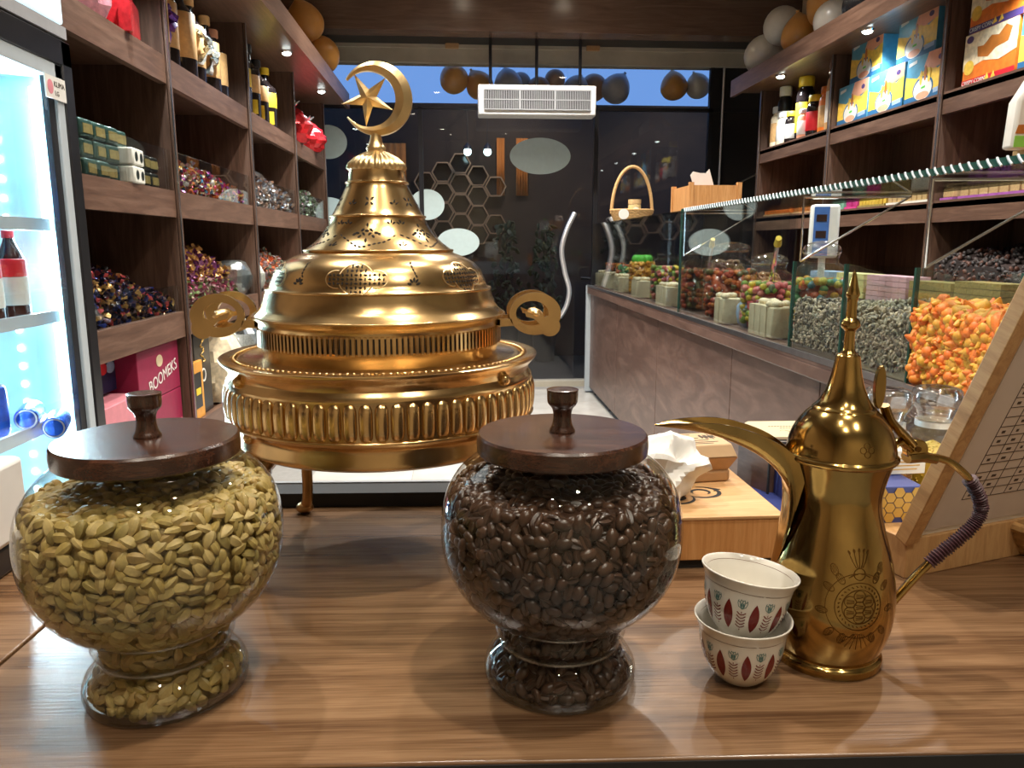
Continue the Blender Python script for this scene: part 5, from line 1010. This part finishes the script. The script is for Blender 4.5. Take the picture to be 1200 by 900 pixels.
# beak: an open trough lofted along its top and bottom lines (x is towards the beak tip)
def loft_spout():
    top = smooth_prof([(.028, .150), (.0355, .1641), (.0555, .1775), (.0862, .1868), (.1182, .1867), (.1390, .1828)], 5)
    bot = smooth_prof([(.0445, .072), (.0385, .1080), (.0360, .1320), (.0540, .1570), (.0920, .1755), (.1390, .1822)], 5)
    wid = smooth_prof([(.0165, 0), (.0165, 0), (.0155, 0), (.0130, 0), (.0095, 0), (.0022, 0)], 5)
    mb = MB(); vs = []; k = 13; n = len(top)
    for i in range(n):
        tx, tz = top[i]; bx_, bz_ = bot[i]; w_ = wid[i][0]
        for inner in (0, 1):
            for j in range(k):
                a = PI*j/(k-1); y = w_*math.cos(a)*(1 if not inner else .86); d = math.sin(a)**.9*(1 if not inner else .90)
                vs.append((-(tx+(bx_-tx)*d), y, tz+(bz_-tz)*d))
    m = 2*k; fs = []
    for i in range(n-1):
        for j in range(k-1):
            a = i*m+j; fs.append((a, a+1, a+m+1, a+m)); a += k; fs.append((a, a+m, a+m+1, a+1))
        for j in (0, k-1): a = i*m+j; fs.append((a, a+m, a+m+k, a+k))
    for i in (0, n-1): fs += [(i*m+j, i*m+j+1, i*m+k+j+1, i*m+k+j) for j in range(k-1)]
    mb.add(vs, fs); return mb
spt = loft_spout().build('beak_spout', 'dallah_brass', dl, sharp=50); spt.rotation_euler = (0, 0, R(-10))
# hinge, thumb piece, handle
MB().tube([(.036, 0, .168), (.045, 0, .173), (.054, 0, .166)], [.0022,.0026,.0022], 8, flat=3).tube([(.052, 0, .160), (.064, 0, .161), (.075, 0, .158)], [.0045,.0048,.0035], 8, flat=1.6).build('hinge', 'dallah_brass', dl, sharp=60)
MB().prism(circ(.0085, 24, .0585, .1665), -.004, .004, XZ).build('hinge_knuckle', 'dallah_brass', dl, bevel=.001); MB().prism(circ(.0022, 12, .0585, .1675), .0041, .0049, XZ).build('hinge_pin', 'engraving', dl)
MB().tube(smooth_prof([(.056, 0, .170), (.046, 0, .180), (.036, 0, .190), (.031, 0, .201)], 4), [.0035]*13, 8, flat=1.6).build('thumb_arm', 'dallah_brass', dl, sharp=60)
MB().prism([(x+.0262, z+.2150) for x, z in circ(.0042, 24, 0, 0, .0165)], -.0022, .0022, XZ).build('thumb_piece', 'dallah_brass', dl, bevel=.0008)
hp = smooth_prof([(.067, 0, .161), (.085, 0, .1568), (.0998, 0, .1464), (.110, 0, .134), (.1165, 0, .119), (.113, 0, .106), (.100, 0, .0925), (.0855, 0, .080), (.070, 0, .064), (.046, 0, .034)], 8)
nh = len(hp); MB().tube(hp, [.0030]*nh, 10, flat=1.3).build('handle_rod', 'dallah_brass', dl, sharp=60)
wp = hp[19:61]; q = []; rr = []
for i, (a, b) in enumerate(zip(wp[:-1], wp[1:])):
    for s_ in range(5): t = s_/5; q.append(tuple(a[c]+(b[c]-a[c])*t for c in range(3))); rr.append(.0049+.0008*math.sin((i*5+s_)*1.25)+.0003*math.sin((i*5+s_)*.31))
rr[0] = rr[-1] = .0035; MB().tube(q, rr, 12).build('cord_binding', 'cord_wrap', dl, sharp=60)
# engraving on the belly
en = MB(); A0 = -PI/2-.10; S_ = lambda pts, wd=.0006: wrap_stroke(en, BR, pts, wd, .0003, A0)
arc = lambda cx, cz, r, a, b, n=24, ry=None: [(cx+r*math.cos(t), cz+(ry or r)*math.sin(t)) for t in np.linspace(a, b, n)]
cz = .0620
for r in (.0125, .0175): S_(arc(.004, cz, r, 0, 2*PI, 48))
S_(arc(.004, cz, .0240, .9, 5.6, 48), .0005)
for i in range(30): a = 2*PI*i/30; S_([(.004+.0145*math.cos(a), cz+.0145*math.sin(a)), (.004+.0155*math.cos(a+.06), cz+.0155*math.sin(a+.06))], .0007)
for cx, c2 in [(0, 0)]+[(.0078*math.cos(PI/2+i*PI/3), .0078*math.sin(PI/2+i*PI/3)) for i in range(6)]:
    S_(arc(.004+cx, cz+c2, .0042, 0, 2*PI, 22), .0005)
    for d in (-.0014, 0, .0014): S_([(.004+cx-.0026, cz+c2+d), (.004+cx+.0026, cz+c2+d*.6)], .0005)
S_(arc(.004, cz+.0235, .0042, 0, 2*PI, 20))
for i in range(9): a = PI*(.12+.095*i); S_([(.004+.0045*math.cos(a), cz+.0225+.001*math.sin(a)), (.004+.0085*math.cos(a), cz+.0195+.004*math.sin(a))], .0005)
for i, a in enumerate((.35, .42, .5, .58, .66)):
    b = PI*a; p = [(.004+.005*math.cos(b), cz+.028), (.004+.010*math.cos(b), cz+.032), (.004+.015*math.cos(b), cz+.028+.011*math.sin(b))]; S_(p, .0005); wrap_petal(en, BR, p[-1][0], p[-1][1]+.001, .0034, .0016, b, .0003, A0)
for sx in (-1, 1):
    for px_, pz2, an in ((.0135, .0200, 1.0), (.0175, .0260, 1.2), (.0215, .0135, .6), (.0265, -.004, .1), (.0205, -.020, -.8), (.0115, -.0245, -1.2)):
        x, z = .004+sx*px_, cz+pz2; b = an if sx > 0 else PI-an
        S_([(x+.0042*math.cos(t)*math.cos(b)-.0024*math.sin(t)*math.sin(b), z+.0042*math.cos(t)*math.sin(b)+.0024*math.sin(t)*math.cos(b)) for t in np.linspace(0, 2*PI, 16)], .0005)
        for d in (-.0012, 0, .0012): S_([(x-.002*math.cos(b)-d*math.sin(b), z-.002*math.sin(b)+d*math.cos(b)), (x+.003*math.cos(b)-d*math.sin(b), z+.003*math.sin(b)+d*math.cos(b))], .0004)
for i in range(7): a = -PI*(.2+.1*i); S_([(.004+.004*math.cos(a), cz-.0205), (.004+.014*math.cos(a), cz-.0215+.012*math.sin(a))], .0005)
en.build('engraved_ornament', 'engraving', body, sharp=None)
en = MB()
for q_ in range(4):
    b = q_*PI/2; wrap_stroke(en, LRR, [(.004+.003*math.cos(b)+.0022*math.cos(t), .1765+.003*math.sin(b)+.0022*math.sin(t)) for t in np.linspace(0, 2*PI, 14)], .0004, .0003, A0)
en.build('engraved_flower', 'engraving', lid, sharp=None)

# ------------------------------------------------------------------ two stacked coffee cups
CP = [(0, .0010), (.0125, .0010), (.0135, 0), (.0150, .0005), (.0185, .0035), (.0235, .0095), (.0275, .0180), (.0300, .0270), (.0312, .0360), (.0322, .0415), (.0340, .0460), (.0352, .0485), (.0353, .0494), (.0346, .0497), (.0330, .0480), (.0308, .0435), (.0296, .0360), (.0284, .0270), (.0258, .0180), (.0215, .0100), (.0150, .0045), (0, .0035)]
def cup(loc, label, rot, turn):
    o = thing('coffee_cup', label, 'cup', loc, rot=rot, group='stacked coffee cups'); P = smooth_prof(CP, 3)
    MB().lathe(P, 72).build('porcelain', 'porcelain', o, sharp=180); Rz = interp([(r, z) for r, z in P[:P.index(max(P))] if r > .013])
    red = MB(); teal = MB(); fern = MB(); lines = MB(); n = 10
    for i in range(n):
        a0 = turn+2*PI*i/n
        wrap_petal(red, Rz, 0, .0225, .0235, .0068, PI/2, .0002, a0, rows=10)
        a1 = a0+PI/n; st = lambda mb, pts, wd: wrap_stroke(mb, Rz, pts, wd, .0002, a1)
        for dx in (0, .0017, .0034):
            for sx in (-1, 1):
                if dx == 0 and sx > 0: continue
                st(teal, [(0, .0290), (sx*dx*.75, .0308), (sx*dx, .0335), (sx*dx*.85, .0358)], .00042)
        st(teal, [(-.0034, .0350), (-.002, .0340), (-.0012, .0360), (0, .0345), (.0012, .0360), (.002, .0340), (.0034, .0350)], .0004)
        for sx in (-1, 1): wrap_petal(teal, Rz, sx*.0008, .0320, .0045, .0010, PI/2, .00015, a1)
        st(fern, [(0, .0115), (0, .0270)], .00055)
        for k in range(5):
            z = .0140+k*.0026
            for sx in (-1, 1): st(fern, [(0, z), (sx*.0015, z+.0006), (sx*.0030, z+.0020)], .00075)
    wrap_stroke(lines, Rz, [(.0318*t, .0410) for t in np.linspace(0, 2*PI, 73)], .00035, .0002)
    wrap_stroke(lines, lambda z: .0316, [(.0316*t, .0462) for t in np.linspace(0, 2*PI, 73)], .0004, -.0008)
    red.build('red_leaves', 'print_red', o, sharp=None); teal.build('teal_tulips', 'print_teal', o, sharp=None); fern.build('red_ferns', 'print_red', o, sharp=None); lines.build('brown_lines', 'print_brown', o, sharp=None)
cup((.2062, .5170, T), 'lower white cup with red leaf and teal tulip print', (0, 0, 0), -1.80); cup((.2052, .5190, T+.0345), 'upper white cup nested tilted inside the lower one', (R(-3), R(7.5), 0), -1.72)

# ------------------------------------------------------------------ tissue box and goods behind the coffee pot
tb = thing('tissue_box', 'orange wooden tissue box with dark swirl ornament on top', 'tissue box', (.212, .795, T))
MB().box(-.108, -.082, 0, .102, .080, .010).build('black_foot', 'black_matt', tb); MB().box(-.112, -.087, .010, .106, .085, .052).build('body', 'pine', tb, bevel=.001); MB().box(-.113, -.088, .052, .107, .086, .0555).build('top_panel', 'pine_top', tb, bevel=.0008)
MB().prism(circ(.045, 32, -.01, .0, .016), .0556, .0560).build('slot', 'black_matt', tb)
sw = MB()
def stroke_flat(mb, pts, wd, z):
    n = len(pts); vs = []
    for i, p in enumerate(pts):
        a = pts[max(i-1, 0)]; b = pts[min(i+1, n-1)]; d = math.hypot(b[0]-a[0], b[1]-a[1]) or 1; q = wd*math.sin(PI*(i+.35)/(n-.3))**.7/2
        vs += [(p[0]-(b[1]-a[1])/d*q, p[1]+(b[0]-a[0])/d*q, z), (p[0]+(b[1]-a[1])/d*q, p[1]-(b[0]-a[0])/d*q, z)]
    mb.add(vs, [(2*i, 2*i+1, 2*i+3, 2*i+2) for i in range(n-1)])
for cx, cy, r, a, b in ((.012, -.030, .020, 2.6, 6.6), (.012, -.028, .010, 3.4, 8.2), (.045, -.012, .020, -2.4, 1.6), (.045, -.012, .0095, -1.0, 3.6), (.028, .028, .019, -1.0, 2.8), (.030, .028, .009, .6, 5.0), (-.028, -.050, .020, .2, 3.6), (-.03, -.048, .010, 1.6, 5.8)): stroke_flat(sw, [(cx+r*math.cos(t), cy+r*.9*math.sin(t)) for t in np.linspace(a, b, 24)], .0046, .0559)
sw.prism([(.060, .002), (.070, -.004), (.060, -.010), (.066, -.004)], .0556, .0560); sw.build('swirl_ornament', 'black_matt', tb, sharp=None)
# crumpled tissue
tm = MB(); rr = random.Random(11); planes = []
for q in range(26):
    n_ = Vector((rr.gauss(0, 1), rr.gauss(0, 1), rr.gauss(0, .8))).normalized(); planes.append((n_, rr.uniform(.70, 1.0)))
tm.ell((0,0,0), (1,1,1), 44, 26); vs = []
for p in tm.v:
    d = Vector(p); r = min([h/max(.05, n_.dot(d)) for n_, h in planes if n_.dot(d) > .05]+[1.35])
    f = 3-abs(math.sin(2.1*d.x+1.6*d.y+1.7))-abs(math.sin(2.6*d.z-2.2*d.x+.6))-abs(math.sin(2.3*d.y+2.5*d.z+.3)); r *= .55+.42*f*.8
    q = Vector((d.x*.057, d.y*.042, d.z*.038))*r; q.z = max(q.z+.028, .0008); q.x += .25*(q.z-.03); vs.append(q)
tm.v = [tuple(q) for q in vs]
o = tm.build('crumpled_tissue', 'tissue_paper', sharp=22); o.location = (.208, .770, T+.0562); tag(o, 'crumpled white tissue sticking out of the wooden box', 'tissue')
kb = thing('kraft_package', 'small brown kraft paper package with printed lines on the tissue box', 'package', (.268, .842, T+.0558), .12)
MB().prism([(-.034,-.026), (.028,-.026), (.034,-.020), (.034,.030), (-.034,.030)], 0, .012).build('base', 'kraft', kb, bevel=.002)
lo = [(-.030,-.022), (.030,-.022), (.030,.026), (-.030,.026)]; hi = [(-.040,-.034), (.036,-.034), (.040,.034), (-.040,.034)]
MB().add([(x, y, .012) for x, y in lo]+[(x, y, .030) for x, y in hi], [(0,1,5,4),(1,2,6,5),(2,3,7,6),(3,0,4,7),(3,2,1,0)]).build('flared_side', 'kraft', kb)
MB().add([(x, y, .030) for x, y in hi]+[(x*.86, y*.80, .044) for x, y in hi], [(0,1,5,4),(1,2,6,5),(2,3,7,6),(3,0,4,7),(4,5,6,7),(3,2,1,0)]).build('top', 'kraft_light', kb, bevel=.0015)
mb = MB()
for i, (x0, x1, y) in enumerate(((-.026,.0,.018), (-.026,-.004,.010), (-.026,.004,.002), (-.024,.012,-.008), (-.02,.02,-.016), (-.014,.012,-.022))): mb.box(x0, y, .0441, x1, y+.0012, .0444)
for i in range(9): mb.box(.008+.002*i, .0+.004*math.sin(i*1.9), .0441, .0092+.002*i, .013+.004*math.sin(i*2.3), .0444)
mb.build('printed_lines', 'ink', kb)
hb = thing('gift_box', 'hexagonal dark gift box with cream printed lid behind the beak', 'gift box', (.395, .868, T), .0)
hexp = lambda s_: [(x*s_, y*s_) for x, y in ((-.066, .012), (-.046, -.036), (.046, -.040), (.066, -.012), (.050, .040), (-.040, .042))]
MB().prism(hexp(.94), 0, .088).build('body', 'shelf_wood', hb); MB().prism(hexp(1.0), .088, .100).build('lid_rim', 'black_plastic', hb, bevel=.001); MB().prism(hexp(1.01), .100, .1035).build('lid_panel', 'cream_card', hb, bevel=.0006); MB().prism(hexp(1.012), .0975, .0985).build('white_line', 'white_card', hb)
mb = MB(); stroke_flat(mb, [(-.022+.046*t, -.012+.006*math.sin(t*14)) for t in np.linspace(0, 1, 40)], .0016, .1038); stroke_flat(mb, [(-.004+.012*t, -.010+.010*math.sin(t*9)) for t in np.linspace(0, 1, 20)], .0018, .1038)
for i in range(14): mb.box(-.026+i*.0036, .012, .1036, -.0238+i*.0036, .0138, .1038)
for i in range(8): mb.box(-.015+i*.0036, .004, .1036, -.0128+i*.0036, .0056, .1038)
mb.build('printed_script', 'ink', hb, sharp=None)
for i in range(8): MB().box(-.045+.012*i, -.041, .01, -.043+.012*i, -.038, .086).build('dark_groove', 'black_matt', hb)
bt = thing('blue_tray', 'flat navy box with blue top between tissue box and coffee pot', 'box', (.352, .800, T)); MB().box(-.034, -.075, 0, .06, .06, .036).build('carton', 'navy_card', bt, bevel=.001); MB().box(-.034, -.075, .036, .06, .06, .0365).build('blue_top', 'blue_card', bt); mb = MB()
for i in range(7): mb.box(-.0345, -.05+.006*i, .012, -.034, -.0465+.006*i, .020)
mb.build('small_print', 'gold_print', bt)
bb = thing('blue_box', 'deep blue gift box with golden honeycomb print beside the coffee pot', 'gift box', (.425, .785, T), 0)
MB().box(-.065, -.065, 0, .043, .075, .078).build('carton', 'blue_card', bb, bevel=.001)
h0 = None
for c in range(9):
    for r_ in range(6):
        x = .036-c*.0092; z = .072-r_*.0106-(c % 2)*.0053
        if r_ > [4, 3, 2, 3, 2, 1, 2, 1, 0][c] or z < .006 or x < -.06: continue
        if h0 is None: h0 = MB().prism(circ(.0056, 6), 0, .0008, XZ).build('honeycomb_cell', 'gold_print', bb); h0.location = (x, -.0652, z)
        else: share(h0, 'honeycomb_cell', bb, (x, -.0652, z))
mb = MB()
for i in range(18): mb.box(-.062+i*.006, -.0657, .003, -.0585+i*.006, -.065, .006)
mb.build('lower_border', 'gold_print', bb)
sb = thing('small_box', 'small white medicine sized box with fine print on the blue box', 'box', (.470, .790, T+.0785), .08); MB().box(-.022, -.030, 0, .022, .030, .026).build('carton', 'white_card', sb, bevel=.0008)
mb = MB()
for i in range(4): mb.box(-.016, -.0304, .005+.004*i, .012+.003*(i % 2), -.0300, .0062+.004*i)
for i in range(3): mb.box(-.014, -.02+.010*i, .0260, .012, -.0185+.010*i, .0263)
mb.build('fine_print', 'gold_print', sb)
sb = thing('small_box', 'small black box beside the white one on the blue box', 'box', (.424, .805, T+.0785), .05); MB().box(-.020, -.028, 0, .020, .028, .022).build('carton', 'black_plastic', sb, bevel=.0008); MB().prism(circ(.006, 6, .010, -.010), .022, .0224).build('gold_mark', 'gold_print', sb)
def apothecary(loc, label, fillm, s_=1.0):
    o = thing('stopper_jar', label, 'jar', loc, group='glass jars with stoppers'); P = smooth_prof([(.0, 0), (.030, 0), (.034, .004), (.0345, .060), (.0335, .085), (.028, .099), (.0235, .103), (.0225, .112), (.027, .1145), (.027, .118), (.0235, .1195)], 4)
    MB().lathe(P, 48, cap1=False).build('glass_body', 'jar_glass', o, sharp=180); MB().lathe(smooth_prof([(.018, .108), (.0215, .121), (.0225, .124), (.0275, .131), (.0285, .140), (.0265, .148), (.018, .152), (0, .1525)], 4), 48).build('stopper', 'film', o, sharp=180)
    MB().lathe([(.0222, .104), (.0222, .111)], 40, cap0=False, cap1=False).build('seal_ring', 'white_plastic', o)
    mb = MB(); mb.lathe([(0, .004), (.030, .005), (.0315, .01), (.0315, .070), (0, .086)], 24)
    for i in range(700):
        a = random.uniform(0, 2*PI); t = random.random(); r, z = (.0318, .01+.062*t*t**.0) if random.random() < .65 else (.031*math.sqrt(t), .071+.014*(1-math.sqrt(t)))
        mb.ell((r*math.cos(a), r*math.sin(a), z), (.0015,.0012,.0012), 5, 4)
    f = mb.build('grain_filling', fillm, o, sharp=60); f['kind'] = 'stuff'
apothecary((.506, .865, T), 'stoppered glass jar of brown granules behind the pot lid', 'date_paste'); apothecary((.572, .872, T), 'stoppered glass jar of yellow granules beside the leaning frame', 'yellow_grain')
# leaning framed calendar sheet on a wooden block
A = Vector((.4180, .6760, 1.0905)); U = Vector((.954, .300, 0)).normalized(); V = Vector((.102, -.325, .890)); V = (V-U*V.dot(U)).normalized(); Nn = U.cross(V)
FM = Matrix((U, V, Nn)).transposed().to_4x4(); FM.translation = A
fm = thing('framed_sheet', 'tilted wooden frame holding a white sheet ruled into a grid', 'frame', A); fm.rotation_euler = FM.to_euler()
MB().box(0, 0, -.004, .016, .36, .010).build('side_rail', 'frame_wood', fm, bevel=.001); MB().box(.262, 0, -.004, .278, .36, .010).build('side_rail', 'frame_wood', fm, bevel=.001); MB().box(.016, .344, -.004, .262, .36, .010).build('end_rail', 'frame_wood', fm, bevel=.001)
MB().box(.016, 0, -.003, .262, .344, .001).build('backing_board', 'white_card', fm); MB().box(.030, .006, .001, .256, .340, .0016).build('sheet', 'paper', fm)
mb = MB()
for i in range(26): y = .040+i*.0105; mb.box(.060, y, .0016, .250, y+.0007, .0019)
for i in range(11): x = .060+i*.0190; mb.box(x, .040, .0016, x+.0007, .3032, .0019)
mb.build('grid_lines', 'ink', fm)
mb = MB(); rr = random.Random(3)
for i in range(25):
    for j in range(10):
        if rr.random() < .6: x = .066+j*.0190; y = .0435+i*.0105; mb.box(x, y, .0016, x+rr.uniform(.003, .006), y+.0028, .0019)
mb.box(.19, .026, .0016, .248, .0285, .0019); mb.build('grid_entries', 'ink', fm); MB().prism(circ(.0025, 12, .021, .155), .001, .004).build('pin', 'black_plastic', fm)
wb = thing('wooden_block', 'brown wooden block carrying the leaning frame', 'block', (.4180, .6900, T), math.atan2(.3, .954)); MB().box(.004, -.018, 0, .30, .10, .040).build('block', 'frame_wood', wb, bevel=.001); MB().box(.01, .03, .04, .29, .09, .045).build('ledge', 'frame_wood', wb)
bk = thing('woven_bowl', 'small woven straw bowl at the picture edge beside the frame', 'bowl', (.612, .735, T))
for j in range(4): MB().tube([((.030+.006*j)*math.cos(a)*(1+.02*math.cos(16*a+PI*j)), (.030+.006*j)*math.sin(a)*(1+.02*math.cos(16*a+PI*j)), .006+.009*j) for a in np.linspace(0, 2*PI, 44, endpoint=False)], .0055, 7, True).build('woven_ring', 'wicker', bk)
MB().prism(circ(.03, 28), .001, .008).build('bottom', 'wicker', bk)
